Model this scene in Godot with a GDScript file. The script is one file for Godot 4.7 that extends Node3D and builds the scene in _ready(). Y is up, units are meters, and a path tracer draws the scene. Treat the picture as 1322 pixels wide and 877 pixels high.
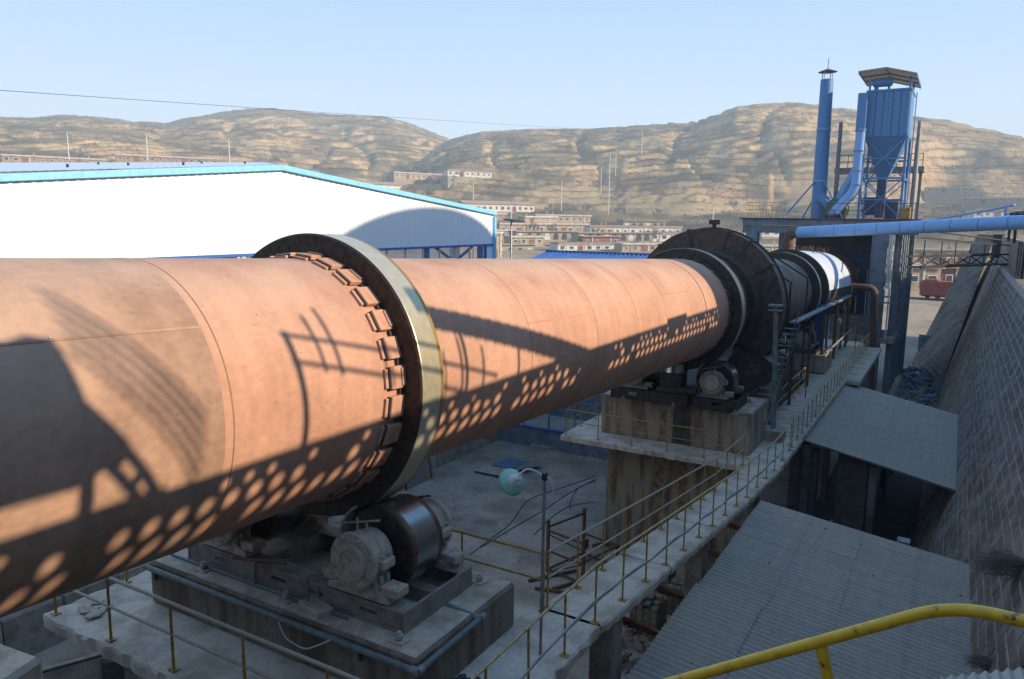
extends Node3D
# A long rotary kiln on concrete piers, a village and loess hills behind it.
# Plan coordinates: x across the kiln, y height against the eye, z along the kiln; P() turns them into Godot's.

const EYE := 14.0
const SLOPE := 0.03826

func P(x: float, y: float, z: float) -> Vector3:
	return Vector3(x, y + EYE, -z)

# ------------------------------------------------------------------ mesh builder
class B:
	var v := PackedVector3Array()
	var n := PackedVector3Array()
	var u := PackedVector2Array()
	var c := PackedColorArray()
	var tint := Color.WHITE
	var colored := false

	func tri(a: Vector3, b: Vector3, d: Vector3, na: Vector3, nb: Vector3, nd: Vector3, ua := Vector2(), ub := Vector2(), ud := Vector2()) -> void:
		var g := (b - a).cross(d - a)
		if g.dot(na + nb + nd) < 0.0:
			v.append_array([a, b, d]); n.append_array([na, nb, nd]); u.append_array([ua, ub, ud])
		else:
			v.append_array([a, d, b]); n.append_array([na, nd, nb]); u.append_array([ua, ud, ub])
		if colored:
			c.append_array([tint, tint, tint])

	func face(a: Vector3, b: Vector3, d: Vector3, e: Vector3, out: Vector3) -> void:
		var m := (b - a).cross(d - a)
		if m.length_squared() < 1e-14:
			m = (d - a).cross(e - a)
		m = m.normalized()
		if m.dot(out) < 0.0:
			m = -m
		var w := (b - a).length()
		var h := (e - a).length()
		tri(a, b, d, m, m, m, Vector2(0, 0), Vector2(w, 0), Vector2(w, h))
		tri(a, d, e, m, m, m, Vector2(0, 0), Vector2(w, h), Vector2(0, h))

	func flat(a: Vector3, b: Vector3, d: Vector3, out: Vector3) -> void:
		var m := (b - a).cross(d - a).normalized()
		if m.dot(out) < 0.0:
			m = -m
		tri(a, b, d, m, m, m)

	func box(at: Vector3, s: Vector3, k := Basis()) -> void:
		var x := k.x * s.x * 0.5
		var y := k.y * s.y * 0.5
		var z := k.z * s.z * 0.5
		for q in [[x, y, z], [y, z, x], [z, x, y]]:
			for sg in [1.0, -1.0]:
				var o: Vector3 = at + q[0] * sg
				face(o - q[1] - q[2], o + q[1] - q[2], o + q[1] + q[2], o - q[1] + q[2], q[0] * sg)

	# box with chamfered edges; jit moves the corners a little
	func cbox(at: Vector3, s: Vector3, ch: float, k := Basis(), jit := 0.0, rng: RandomNumberGenerator = null) -> void:
		var h := s * 0.5
		var pt := {}
		for sx in [-1, 1]:
			for sy in [-1, 1]:
				for sz in [-1, 1]:
					var j := Vector3.ZERO
					if rng:
						j = Vector3(rng.randf_range(-jit, jit), rng.randf_range(-jit, jit), rng.randf_range(-jit, jit))
					for ax in 3:
						var q := Vector3(sx * (h.x - (0.0 if ax == 0 else ch)), sy * (h.y - (0.0 if ax == 1 else ch)), sz * (h.z - (0.0 if ax == 2 else ch))) + j
						pt[[sx, sy, sz, ax]] = at + k * q
		for sg in [-1, 1]:
			face(pt[[sg, -1, -1, 0]], pt[[sg, 1, -1, 0]], pt[[sg, 1, 1, 0]], pt[[sg, -1, 1, 0]], k.x * sg)
			face(pt[[-1, sg, -1, 1]], pt[[1, sg, -1, 1]], pt[[1, sg, 1, 1]], pt[[-1, sg, 1, 1]], k.y * sg)
			face(pt[[-1, -1, sg, 2]], pt[[1, -1, sg, 2]], pt[[1, 1, sg, 2]], pt[[-1, 1, sg, 2]], k.z * sg)
			for s2 in [-1, 1]:
				face(pt[[sg, s2, -1, 0]], pt[[sg, s2, 1, 0]], pt[[sg, s2, 1, 1]], pt[[sg, s2, -1, 1]], k.x * sg + k.y * s2)
				face(pt[[sg, -1, s2, 0]], pt[[sg, 1, s2, 0]], pt[[sg, 1, s2, 2]], pt[[sg, -1, s2, 2]], k.x * sg + k.z * s2)
				face(pt[[-1, sg, s2, 1]], pt[[1, sg, s2, 1]], pt[[1, sg, s2, 2]], pt[[-1, sg, s2, 2]], k.y * sg + k.z * s2)
				for s3 in [-1, 1]:
					flat(pt[[sg, s2, s3, 0]], pt[[sg, s2, s3, 1]], pt[[sg, s2, s3, 2]], k.x * sg + k.y * s2 + k.z * s3)

	static func frame(d: Vector3, up := Vector3.UP) -> Basis:   # z along d, x and y across
		var z := d.normalized()
		if absf(z.dot(up)) > 0.99:
			up = Vector3.RIGHT
		var x := up.cross(z).normalized()
		return Basis(x, z.cross(x), z)

	func bar(a: Vector3, b: Vector3, w: float, h: float, up := Vector3.UP) -> void:
		box((a + b) * 0.5, Vector3(w, h, (b - a).length()), frame(b - a, up))

	func cbar(a: Vector3, b: Vector3, w: float, h: float, ch: float) -> void:
		cbox((a + b) * 0.5, Vector3(w, h, (b - a).length()), ch, frame(b - a))

	# I or channel section along a-b
	func ibeam(a: Vector3, b: Vector3, w: float, h: float, t := 0.015, up := Vector3.UP) -> void:
		var k := frame(b - a, up)
		bar(a + k.y * (h - t) * 0.5, b + k.y * (h - t) * 0.5, w, t, up)
		bar(a - k.y * (h - t) * 0.5, b - k.y * (h - t) * 0.5, w, t, up)
		bar(a, b, t, h - t * 2.02, up)

	func tube(p: Array, r: float, seg := 8, caps := true, r_end := -1.0) -> void:
		if r_end < 0.0:
			r_end = r
		var k := frame(p[1] - p[0])
		var x := k.x
		var prev := []
		var prev_n := []
		var along := 0.0
		for i in p.size():
			var d: Vector3
			if i == 0: d = (p[1] - p[0]).normalized()
			elif i == p.size() - 1: d = (p[i] - p[i - 1]).normalized()
			else: d = ((p[i] - p[i - 1]).normalized() + (p[i + 1] - p[i]).normalized()).normalized()
			x = (x - d * x.dot(d)).normalized()
			var y := d.cross(x)
			var ring := []
			var rn := []
			var rr := lerpf(r, r_end, i / float(p.size() - 1))
			for j in seg + 1:
				var a := TAU * j / seg
				var m := x * cos(a) + y * sin(a)
				ring.append(p[i] + m * rr)
				rn.append(m)
			if i > 0:
				var l: float = (p[i] - p[i - 1]).length()
				for j in seg:
					var ua := Vector2(TAU * r * j / seg, along)
					var ub := Vector2(TAU * r * (j + 1) / seg, along)
					tri(prev[j], prev[j + 1], ring[j + 1], prev_n[j], prev_n[j + 1], rn[j + 1], ua, ub, ub + Vector2(0, l))
					tri(prev[j], ring[j + 1], ring[j], prev_n[j], rn[j + 1], rn[j], ua, ub + Vector2(0, l), ua + Vector2(0, l))
				along += l
			if caps and (i == 0 or i == p.size() - 1):
				var o := -d if i == 0 else d
				for j in seg:
					tri(p[i], ring[j], ring[j + 1], o, o, o)
			prev = ring
			prev_n = rn

	# profile of [along, radius] about an axis; sharp between the profile's pieces, smooth around
	func lathe(o: Vector3, dir: Vector3, prof: Array, seg := 32, a0 := 0.0, a1 := TAU, refx := Vector3.RIGHT, smooth := false) -> void:
		var d := dir.normalized()
		var x := (refx - d * refx.dot(d)).normalized()
		var y := d.cross(x)
		var along := 0.0
		var norms := []
		for i in prof.size() - 1:
			var dt: float = prof[i + 1][0] - prof[i][0]
			var dr: float = prof[i + 1][1] - prof[i][1]
			norms.append(Vector2(-dr, dt).normalized())
		for i in prof.size() - 1:
			var t0: float = prof[i][0]
			var r0: float = prof[i][1]
			var t1: float = prof[i + 1][0]
			var r1: float = prof[i + 1][1]
			var m0: Vector2 = norms[i]
			var m1: Vector2 = norms[i]
			if smooth and i > 0: m0 = (norms[i] + norms[i - 1]).normalized()
			if smooth and i < norms.size() - 1: m1 = (norms[i] + norms[i + 1]).normalized()
			var l := Vector2(t1 - t0, r1 - r0).length()
			for j in seg:
				var aa := lerpf(a0, a1, j / float(seg))
				var ab := lerpf(a0, a1, (j + 1) / float(seg))
				var ra := x * cos(aa) + y * sin(aa)
				var rb := x * cos(ab) + y * sin(ab)
				var rm := maxf(r0, r1)
				var p00 := o + d * t0 + ra * r0
				var p01 := o + d * t0 + rb * r0
				var p10 := o + d * t1 + ra * r1
				var p11 := o + d * t1 + rb * r1
				var na0 := ra * m0.y + d * m0.x
				var nb0 := rb * m0.y + d * m0.x
				var na1 := ra * m1.y + d * m1.x
				var nb1 := rb * m1.y + d * m1.x
				var ua := Vector2(aa * rm, along)
				var ub := Vector2(ab * rm, along)
				if r0 > 1e-6:
					tri(p00, p01, p11, na0, nb0, nb1, ua, ub, ub + Vector2(0, l))
				if r1 > 1e-6:
					tri(p00, p11, p10, na0, nb1, na1, ua, ub + Vector2(0, l), ua + Vector2(0, l))
			along += l

	func cone(a: Vector3, b: Vector3, r0: float, r1: float, seg := 16, caps := true) -> void:
		var l := (b - a).length()
		var p := [[0.0, r0], [l, r1]]
		if caps:
			p = [[0.0, 0.0], [0.0, r0], [l, r1], [l, 0.0]]
		lathe(a, b - a, p, seg, 0.0, TAU, Vector3.RIGHT if absf((b - a).normalized().x) < 0.9 else Vector3.UP)

	# flat polygon in the plane of o, ax, ay, given depth along dep
	func prism(o: Vector3, ax: Vector3, ay: Vector3, poly: Array, dep: Vector3) -> void:
		var pl := PackedVector2Array(poly)
		var id := Geometry2D.triangulate_polygon(pl)
		var q := []
		var mid := Vector3.ZERO
		for p2 in poly:
			q.append(o + ax * p2.x + ay * p2.y)
			mid += q[-1] / poly.size()
		for i in range(0, id.size(), 3):
			flat(q[id[i]], q[id[i + 1]], q[id[i + 2]], -dep)
			flat(q[id[i]] + dep, q[id[i + 1]] + dep, q[id[i + 2]] + dep, dep)
		var turn := 0.0
		for i in pl.size():
			turn += pl[i].cross(pl[(i + 1) % pl.size()])
		for i in q.size():
			var a: Vector3 = q[i]
			var b: Vector3 = q[(i + 1) % q.size()]
			var e2: Vector2 = pl[(i + 1) % pl.size()] - pl[i]
			var on := Vector2(e2.y, -e2.x) * signf(turn)
			face(a, b, b + dep, a + dep, ax * on.x + ay * on.y)

	# corrugated sheet: ribs run along rib, waves follow across
	func waves(o: Vector3, rib: Vector3, across: Vector3, out: Vector3, pitch: float, amp: float, per := 6) -> void:
		var w := across.length()
		var steps := int(round(w / pitch * per))
		var ad := across / w
		var was: Vector3
		var wasn: Vector3
		for i in steps + 1:
			var s := w * i / steps
			var ph := TAU * s / pitch
			var q := o + ad * s + out * amp * cos(ph)
			var m := (out + ad * (amp * TAU / pitch * sin(ph))).normalized()
			if i > 0:
				tri(was, q, q + rib, wasn, m, m)
				tri(was, q + rib, was + rib, wasn, m, wasn)
			was = q
			wasn = m

	func mesh(origin := Vector3.ZERO) -> ArrayMesh:
		var pv := v
		if origin != Vector3.ZERO:
			pv = PackedVector3Array()
			pv.resize(v.size())
			for i in v.size():
				pv[i] = v[i] - origin
		var ar := []
		ar.resize(Mesh.ARRAY_MAX)
		ar[Mesh.ARRAY_VERTEX] = pv
		ar[Mesh.ARRAY_NORMAL] = n
		ar[Mesh.ARRAY_TEX_UV] = u
		if colored:
			ar[Mesh.ARRAY_COLOR] = c
		var m := ArrayMesh.new()
		m.add_surface_from_arrays(Mesh.PRIMITIVE_TRIANGLES, ar)
		return m

# ------------------------------------------------------------------ scene helpers
var used := {}
func numbered(called: String) -> String:
	var k: int = used.get(called, 0)
	used[called] = k + 1
	return called if k == 0 else "%s_%03d" % [called, k]

func tag(o: Node, label: String, category: String, group := "") -> void:
	o.set_meta("label", label)
	o.set_meta("category", category)
	if group:
		o.set_meta("group", group)

func thing(called: String, label: String, category: String, at := Vector3.ZERO, group := "") -> Node3D:
	var o := Node3D.new()
	o.name = numbered(called)
	add_child(o, true)
	o.position = at
	tag(o, label, category, group)
	return o

func base_of(n: Node) -> Vector3:
	var s := Vector3.ZERO
	while n is Node3D and n != self:
		s += (n as Node3D).position
		n = n.get_parent()
	return s

func obj(called: String, b: B, m: Material, parent: Node = null) -> MeshInstance3D:
	var o := MeshInstance3D.new()
	if parent == null:
		o.name = numbered(called)
		o.mesh = b.mesh()
		parent = self
	else:
		o.name = called
		o.mesh = b.mesh(base_of(parent))
	o.material_override = m
	parent.add_child(o, true)
	return o

func put(called: String, mesh: Mesh, m: Material, parent: Node, t: Transform3D) -> MeshInstance3D:
	var o := MeshInstance3D.new()
	o.name = called
	o.mesh = mesh
	o.material_override = m
	parent.add_child(o, true)
	o.transform = Transform3D(t.basis, t.origin - base_of(parent))
	return o

func single(called: String, b: B, m: Material, label: String, category: String, group := "") -> MeshInstance3D:
	var o := obj(called, b, m)
	tag(o, label, category, group)
	return o

func struct(called: String, b: B, m: Material, kind := "structure") -> MeshInstance3D:
	var o := obj(called, b, m)
	o.set_meta("kind", kind)
	return o

func bars(list: Array, w: float, h: float) -> B:
	var b := B.new()
	for q in list:
		b.bar(q[0], q[1], w, h)
	return b

func pipe(pts: Array, r: float, seg := 8) -> B:
	var b := B.new()
	b.tube(pts, r, seg)
	return b

func round_path(pts: Array, r: float, steps := 5) -> Array:   # rounds the corners of a polyline
	var out := [pts[0]]
	for i in range(1, pts.size() - 1):
		var a: Vector3 = pts[i] + (pts[i - 1] - pts[i]).normalized() * r
		var b: Vector3 = pts[i] + (pts[i + 1] - pts[i]).normalized() * r
		for k in steps + 1:
			var t := k / float(steps)
			out.append(a.lerp(pts[i], t).lerp(pts[i].lerp(b, t), t))
	out.append(pts[-1])
	return out

func rng_of(s: int) -> RandomNumberGenerator:
	var r := RandomNumberGenerator.new()
	r.seed = s
	return r

# ------------------------------------------------------------------ materials
var tex := {}
func noise_tex(key: String, kind: int, freq: float, oct: int, stops: Array, size := 512, normal := 0.0, seed_ := 1) -> Texture2D:
	if tex.has(key):
		return tex[key]
	var f := FastNoiseLite.new()
	f.noise_type = kind
	f.frequency = freq
	f.fractal_octaves = oct
	f.fractal_gain = 0.55
	f.seed = seed_
	var t := NoiseTexture2D.new()
	t.width = size
	t.height = size
	t.seamless = true
	t.noise = f
	if normal > 0.0:
		t.as_normal_map = true
		t.bump_strength = normal
	else:
		var g := Gradient.new()
		g.offsets = PackedFloat32Array(stops.map(func(s): return s[0]))
		g.colors = PackedColorArray(stops.map(func(s): return s[1] if s[1] is Color else Color(s[1], s[1], s[1])))
		t.color_ramp = g
	tex[key] = t
	return t

func lin(r: float, g: float, b: float) -> Color:
	return Color(r, g, b).linear_to_srgb()

# a world-triplanar material: colour, fine pattern, coarse pattern, relief
func mat(col: Color, rough := 0.85, fine := "grain", coarse := "blotch", sc := 1.0, bump := 0.5, metal := 0.0, csc := 0.25) -> StandardMaterial3D:
	var m := StandardMaterial3D.new()
	m.albedo_color = col
	m.roughness = rough
	m.metallic = metal
	m.uv1_triplanar = true
	m.uv1_world_triplanar = true
	m.uv1_scale = Vector3.ONE * sc
	if fine:
		m.albedo_texture = tex[fine]
	if coarse:
		m.detail_enabled = true
		m.detail_blend_mode = BaseMaterial3D.BLEND_MODE_MUL
		m.detail_albedo = tex[coarse]
		m.detail_uv_layer = BaseMaterial3D.DETAIL_UV_2
		m.uv2_triplanar = true
		m.uv2_world_triplanar = true
		m.uv2_scale = Vector3.ONE * csc
	if bump > 0.0:
		m.normal_enabled = true
		m.normal_texture = tex["bumps"]
		m.normal_scale = bump
	return m

var M := {}
func make_materials() -> void:
	var V := FastNoiseLite.TYPE_SIMPLEX_SMOOTH
	noise_tex("grain", V, 0.03, 5, [[0.0, 0.80], [0.5, 0.94], [1.0, 1.0]], 512, 0.0, 3)
	noise_tex("soft", V, 0.012, 4, [[0.0, 0.88], [0.5, 0.96], [1.0, 1.0]], 512, 0.0, 5)
	noise_tex("blotch", V, 0.009, 5, [[0.0, Color(0.76, 0.745, 0.72)], [0.45, Color(0.92, 0.915, 0.9)], [0.65, Color(1, 1, 1)], [1.0, Color(1, 0.99, 0.97)]], 512, 0.0, 8)
	noise_tex("stain", V, 0.008, 5, [[0.0, Color(0.55, 0.47, 0.38)], [0.38, Color(0.8, 0.75, 0.69)], [0.6, Color(0.98, 0.97, 0.95)], [1.0, Color(1, 1, 1)]], 512, 0.0, 11)
	noise_tex("rusty", V, 0.012, 5, [[0.0, Color(0.62, 0.48, 0.39)], [0.36, Color(0.86, 0.77, 0.69)], [0.62, Color(1, 1, 1)], [1.0, Color(1, 0.94, 0.87)]], 512, 0.0, 14)
	noise_tex("chipped", V, 0.02, 5, [[0.0, Color(0.25, 0.12, 0.16)], [0.18, Color(0.4, 0.22, 0.2)], [0.21, Color(0.93, 0.9, 0.85)], [0.6, Color(1, 1, 1)], [1.0, Color(1, 1, 1)]], 512, 0.0, 19)
	noise_tex("chips", FastNoiseLite.TYPE_CELLULAR, 0.05, 3, [[0.0, 0.6], [0.35, 0.95], [1.0, 1.0]], 512, 0.0, 16)
	noise_tex("bumps", V, 0.03, 5, [], 512, 3.0, 21)
	M.concrete = mat(lin(0.40, 0.34, 0.275), 0.92, "grain", "blotch", 0.7, 0.5, 0.0, 0.3)
	M.wall_stained = mat(lin(0.37, 0.30, 0.225), 0.92, "grain", "stain", 0.6, 0.4)
	M.wall_stained.uv2_scale = Vector3(0.42, 0.07, 0.42)
	M.dusty = mat(lin(0.50, 0.42, 0.335), 0.95, "soft", "blotch", 1.1, 0.6, 0.0, 0.25)
	M.yard = mat(lin(0.38, 0.315, 0.25), 0.95, "soft", "blotch", 0.35, 0.2, 0.0, 0.07)
	M.stone = mat(lin(0.28, 0.24, 0.20), 0.92, "grain", "stain", 1.4, 0.8, 0.0, 0.12)
	M.stone_b = mat(lin(0.32, 0.275, 0.225), 0.92, "grain", "stain", 1.4, 0.8, 0.0, 0.12)
	M.stone_c = mat(lin(0.21, 0.185, 0.16), 0.92, "grain", "stain", 1.4, 0.8, 0.0, 0.12)
	M.mortar = mat(lin(0.42, 0.38, 0.335), 0.95, "grain", "", 2.0, 0.3)
	M.sheet_grey = mat(lin(0.45, 0.385, 0.32), 0.85, "soft", "", 0.6, 0.1)
	M.tyre_side = mat(lin(0.055, 0.042, 0.034), 0.55, "grain", "rusty", 1.5, 0.4, 0.5, 0.8)
	M.tread = mat(lin(0.62, 0.54, 0.37), 0.3, "soft", "", 0.7, 0.05, 0.6)
	M.tread_edge = mat(lin(0.40, 0.27, 0.09), 0.4, "grain", "", 1.0, 0.2, 0.6)
	M.roller = mat(lin(0.30, 0.31, 0.32), 0.24, "soft", "", 0.7, 0.1, 0.9)
	M.roller_rim = mat(lin(0.20, 0.10, 0.04), 0.45, "grain", "rusty", 1.2, 0.3, 0.5, 0.8)
	M.roller_side = mat(lin(0.05, 0.045, 0.042), 0.5, "grain", "rusty", 1.2, 0.3, 0.3, 0.8)
	M.machine = mat(lin(0.52, 0.44, 0.35), 0.75, "grain", "blotch", 1.5, 0.2, 0.0, 0.9)
	M.frame = mat(lin(0.30, 0.25, 0.205), 0.75, "grain", "blotch", 1.2, 0.2, 0.0, 0.5)
	M.dark_steel = mat(lin(0.05, 0.045, 0.04), 0.6, "grain", "rusty", 1.0, 0.3, 0.3, 0.6)
	M.guard = mat(lin(0.105, 0.066, 0.046), 0.6, "grain", "rusty", 0.9, 0.3, 0.3, 0.45)
	M.guard_b = mat(lin(0.085, 0.06, 0.048), 0.6, "grain", "rusty", 0.9, 0.3, 0.3, 0.45)
	M.rust = mat(lin(0.20, 0.085, 0.038), 0.85, "grain", "rusty", 1.2, 0.4, 0.0, 0.6)
	M.rust_pipe = mat(lin(0.15, 0.085, 0.055), 0.8, "grain", "rusty", 1.0, 0.3, 0.0, 0.4)
	M.yellow = mat(lin(0.46, 0.29, 0.04), 0.5, "soft", "rusty", 2.2, 0.0, 0.0, 1.3)
	M.yellow_pale = mat(lin(0.55, 0.43, 0.2), 0.55, "soft", "rusty", 2.2, 0.0, 0.0, 1.3)
	M.rail_grey = mat(lin(0.40, 0.345, 0.26), 0.6, "soft", "", 2.0, 0.0)
	M.handrail = mat(lin(0.78, 0.46, 0.025), 0.22, "soft", "chipped", 2.0, 0.0, 0.0, 1.1)
	M.teal_pipe = mat(lin(0.15, 0.19, 0.185), 0.6, "soft", "blotch", 2.0, 0.0, 0.0, 1.0)
	M.blue = mat(lin(0.075, 0.225, 0.45), 0.5, "soft", "", 0.6, 0.05)
	M.blue_sheet = mat(lin(0.085, 0.24, 0.45), 0.5, "soft", "", 0.6, 0.05)
	M.blue_dark = mat(lin(0.03, 0.075, 0.20), 0.6, "soft", "blotch", 0.6, 0.15, 0.0, 0.2)
	M.blue_pipe = mat(lin(0.23, 0.41, 0.70), 0.45, "soft", "", 0.8, 0.05)
	M.blue_trim = mat(lin(0.24, 0.57, 0.82), 0.45, "soft", "", 0.6, 0.0)
	M.blue_frame = mat(lin(0.03, 0.12, 0.42), 0.45, "soft", "", 0.6, 0.05)
	M.blue_roof = mat(lin(0.035, 0.13, 0.42), 0.5, "soft", "blotch", 0.6, 0.1, 0.0, 0.2)
	M.roof_pale = mat(lin(0.56, 0.66, 0.74), 0.5, "soft", "", 0.4, 0.0)
	M.white_sheet = mat(lin(0.80, 0.81, 0.82), 0.45, "", "", 0.4, 0.0)
	M.white = mat(lin(0.72, 0.72, 0.70), 0.5, "soft", "blotch", 0.6, 0.1, 0.0, 0.4)
	M.wrap = mat(lin(0.50, 0.56, 0.66), 0.5, "soft", "", 0.6, 0.05)
	M.grey_paint = mat(lin(0.20, 0.235, 0.285), 0.8, "grain", "blotch", 0.5, 0.3, 0.0, 0.2)
	M.grey_steel = mat(lin(0.30, 0.30, 0.30), 0.55, "soft", "blotch", 0.8, 0.1, 0.3, 0.4)
	M.cable = mat(lin(0.45, 0.46, 0.48), 0.5, "soft", "", 2.0, 0.0)
	M.cable_dark = mat(lin(0.035, 0.035, 0.035), 0.6, "", "", 1.0, 0.0)
	M.maroon = mat(lin(0.16, 0.05, 0.045), 0.7, "grain", "blotch", 0.6, 0.2, 0.0, 0.4)
	M.brick = mat(lin(0.42, 0.26, 0.17), 0.92, "grain", "blotch", 0.5, 0.5, 0.0, 0.15)
	M.brick_b = mat(lin(0.31, 0.21, 0.14), 0.92, "grain", "blotch", 0.5, 0.5, 0.0, 0.15)
	M.brick_tan = mat(lin(0.47, 0.36, 0.245), 0.92, "grain", "blotch", 0.5, 0.5, 0.0, 0.15)
	M.fire_brick = mat(lin(0.30, 0.22, 0.14), 0.92, "grain", "blotch", 2.0, 0.5, 0.0, 0.9)
	M.fire_brick_b = mat(lin(0.24, 0.19, 0.14), 0.92, "grain", "blotch", 2.0, 0.5, 0.0, 0.9)
	M.house_white = mat(lin(0.66, 0.65, 0.62), 0.85, "soft", "blotch", 0.3, 0.1, 0.0, 0.1)
	M.house_red = mat(lin(0.25, 0.085, 0.06), 0.8, "soft", "blotch", 0.3, 0.1, 0.0, 0.1)
	M.roof_tan = mat(lin(0.36, 0.28, 0.20), 0.9, "grain", "blotch", 0.3, 0.4, 0.0, 0.1)
	M.stone_far = mat(lin(0.37, 0.32, 0.25), 0.95, "grain", "blotch", 0.2, 0.5, 0.0, 0.08)
	M.window_dark = mat(lin(0.035, 0.04, 0.045), 0.25, "", "", 1.0, 0.0)
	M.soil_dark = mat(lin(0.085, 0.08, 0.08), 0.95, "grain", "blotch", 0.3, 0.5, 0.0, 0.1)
	M.wagon = mat(lin(0.34, 0.065, 0.04), 0.75, "grain", "rusty", 0.6, 0.2, 0.0, 0.25)
	M.shade_green = mat(lin(0.24, 0.46, 0.34), 0.35, "soft", "", 2.0, 0.05)
	M.pier_brown = mat(lin(0.13, 0.10, 0.075), 0.95, "grain", "blotch", 1.0, 0.4, 0.0, 0.4)
	M.deck = mat(lin(0.64, 0.55, 0.45), 0.95, "soft", "blotch", 1.1, 0.5, 0.0, 0.2)
	M.terrace = mat(lin(0.27, 0.22, 0.165), 0.95, "grain", "blotch", 0.4, 0.3, 0.0, 0.1)
	M.canopy = mat(lin(0.55, 0.47, 0.37), 0.8, "soft", "", 0.5, 0.05)
	M.canopy.backlight_enabled = true
	M.canopy.backlight = Color(0.5, 0.46, 0.4)
	M.plinth_dark = mat(lin(0.25, 0.20, 0.155), 0.92, "grain", "stain", 0.6, 0.4)
	M.plinth_dark.uv2_scale = Vector3(0.3, 0.06, 0.3)
	M.kiln_seam = mat(lin(0.25, 0.135, 0.09), 0.85, "grain", "", 1.0, 0.0)
	M.damp = mat(lin(0.30, 0.25, 0.20), 0.8, "soft", "blotch", 0.5, 0.2, 0.0, 0.15)
	M.sheet_blue = mat(lin(0.10, 0.19, 0.31), 0.6, "soft", "blotch", 0.8, 0.1, 0.0, 0.5)
	M.oil = mat(lin(0.07, 0.06, 0.05), 0.55, "grain", "stain", 1.0, 0.4, 0.0, 0.5)
	M.rust_run = mat(lin(0.34, 0.22, 0.12), 0.9, "grain", "stain", 1.0, 0.4, 0.0, 0.6)
	M.bush = mat(lin(0.15, 0.125, 0.095), 0.95, "", "", 1.0, 0.0)
	M.twig = mat(lin(0.20, 0.17, 0.14), 0.95, "", "", 1.0, 0.0)
	M.glass = StandardMaterial3D.new()
	M.glass.albedo_color = Color(0.55, 0.65, 0.75, 0.22)
	M.glass.transparency = BaseMaterial3D.TRANSPARENCY_ALPHA
	M.glass.roughness = 0.03
	M.terrain = StandardMaterial3D.new()
	M.terrain.vertex_color_use_as_albedo = true
	M.terrain.roughness = 1.0
	M.terrain.albedo_texture = tex["grain"]
	M.terrain.uv1_triplanar = true
	M.terrain.uv1_world_triplanar = true
	M.terrain.uv1_scale = Vector3.ONE * 0.03
	M.terrain.specular_mode = BaseMaterial3D.SPECULAR_SCHLICK_GGX
	M.terrain.metallic_specular = 0.1
	M.kiln_a = kiln_material(Color(0.375, 0.222, 0.147), Color(0.24, 0.14, 0.094), 31)
	M.kiln_b = kiln_material(Color(0.455, 0.242, 0.158), Color(0.345, 0.175, 0.113), 32)
	M.kiln_c = kiln_material(Color(0.47, 0.252, 0.166), Color(0.36, 0.185, 0.12), 33)
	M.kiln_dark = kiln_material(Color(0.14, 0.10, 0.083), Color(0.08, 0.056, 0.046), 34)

# baked steel shell: u runs round the shell in metres, v along it
func kiln_material(light: Color, dark: Color, sd: int) -> StandardMaterial3D:
	var w := 512
	var h := 512
	var im := Image.create(w, h, false, Image.FORMAT_RGB8)
	var f := FastNoiseLite.new()
	f.seed = sd
	f.frequency = 1.0
	f.fractal_octaves = 4
	var g := FastNoiseLite.new()
	g.seed = sd + 100
	g.frequency = 1.0
	g.fractal_octaves = 3
	for y in h:
		for x in w:
			var a := TAU * x / w
			var t := 9.0 * absf(1.0 - 2.0 * y / h)
			var px := cos(a) * 2.0
			var py := sin(a) * 2.0
			var s := g.get_noise_3d(px * 0.25, py * 0.25, t * 2.6)       # bands round the shell
			var k := f.get_noise_3d(px * 0.6, py * 0.6, t * 0.5)
			var d := f.get_noise_3d(px * 9.0, py * 9.0, t * 7.0)
			var q := clampf(0.66 + s * 0.55 + k * 0.85 + d * 0.5, 0.0, 1.15)
			var col := dark.lerp(light, q)
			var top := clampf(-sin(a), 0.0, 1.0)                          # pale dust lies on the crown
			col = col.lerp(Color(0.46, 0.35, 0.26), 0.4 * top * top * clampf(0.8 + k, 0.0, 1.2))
			if f.get_noise_3d(px * 14.0 + 50.0, py * 14.0, t * 14.0) < -0.62:
				col = col.lerp(Color(0.1, 0.06, 0.045), 0.4)
			im.set_pixel(x, y, col.linear_to_srgb())
	var m := StandardMaterial3D.new()
	m.albedo_texture = ImageTexture.create_from_image(im)
	m.uv1_scale = Vector3(1.0 / (TAU * 2.0), 1.0 / 18.0, 1.0)
	m.roughness = 0.82
	m.normal_enabled = true
	m.normal_texture = tex["bumps"]
	m.normal_scale = 0.22
	return m

# ------------------------------------------------------------------ kiln
var AX: Vector3
var E2: Vector3
func K(t: float, a: float, r: float) -> Vector3:    # a point on the kiln: along, angle up from +x (degrees), radius
	var q := deg_to_rad(a)
	return P(-9.375, -2.3206, -0.0888) + AX * t + (Vector3.RIGHT * cos(q) + E2 * sin(q)) * r

func kaxis(t: float) -> Vector3:
	return K(t, 0.0, 0.0)

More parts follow.
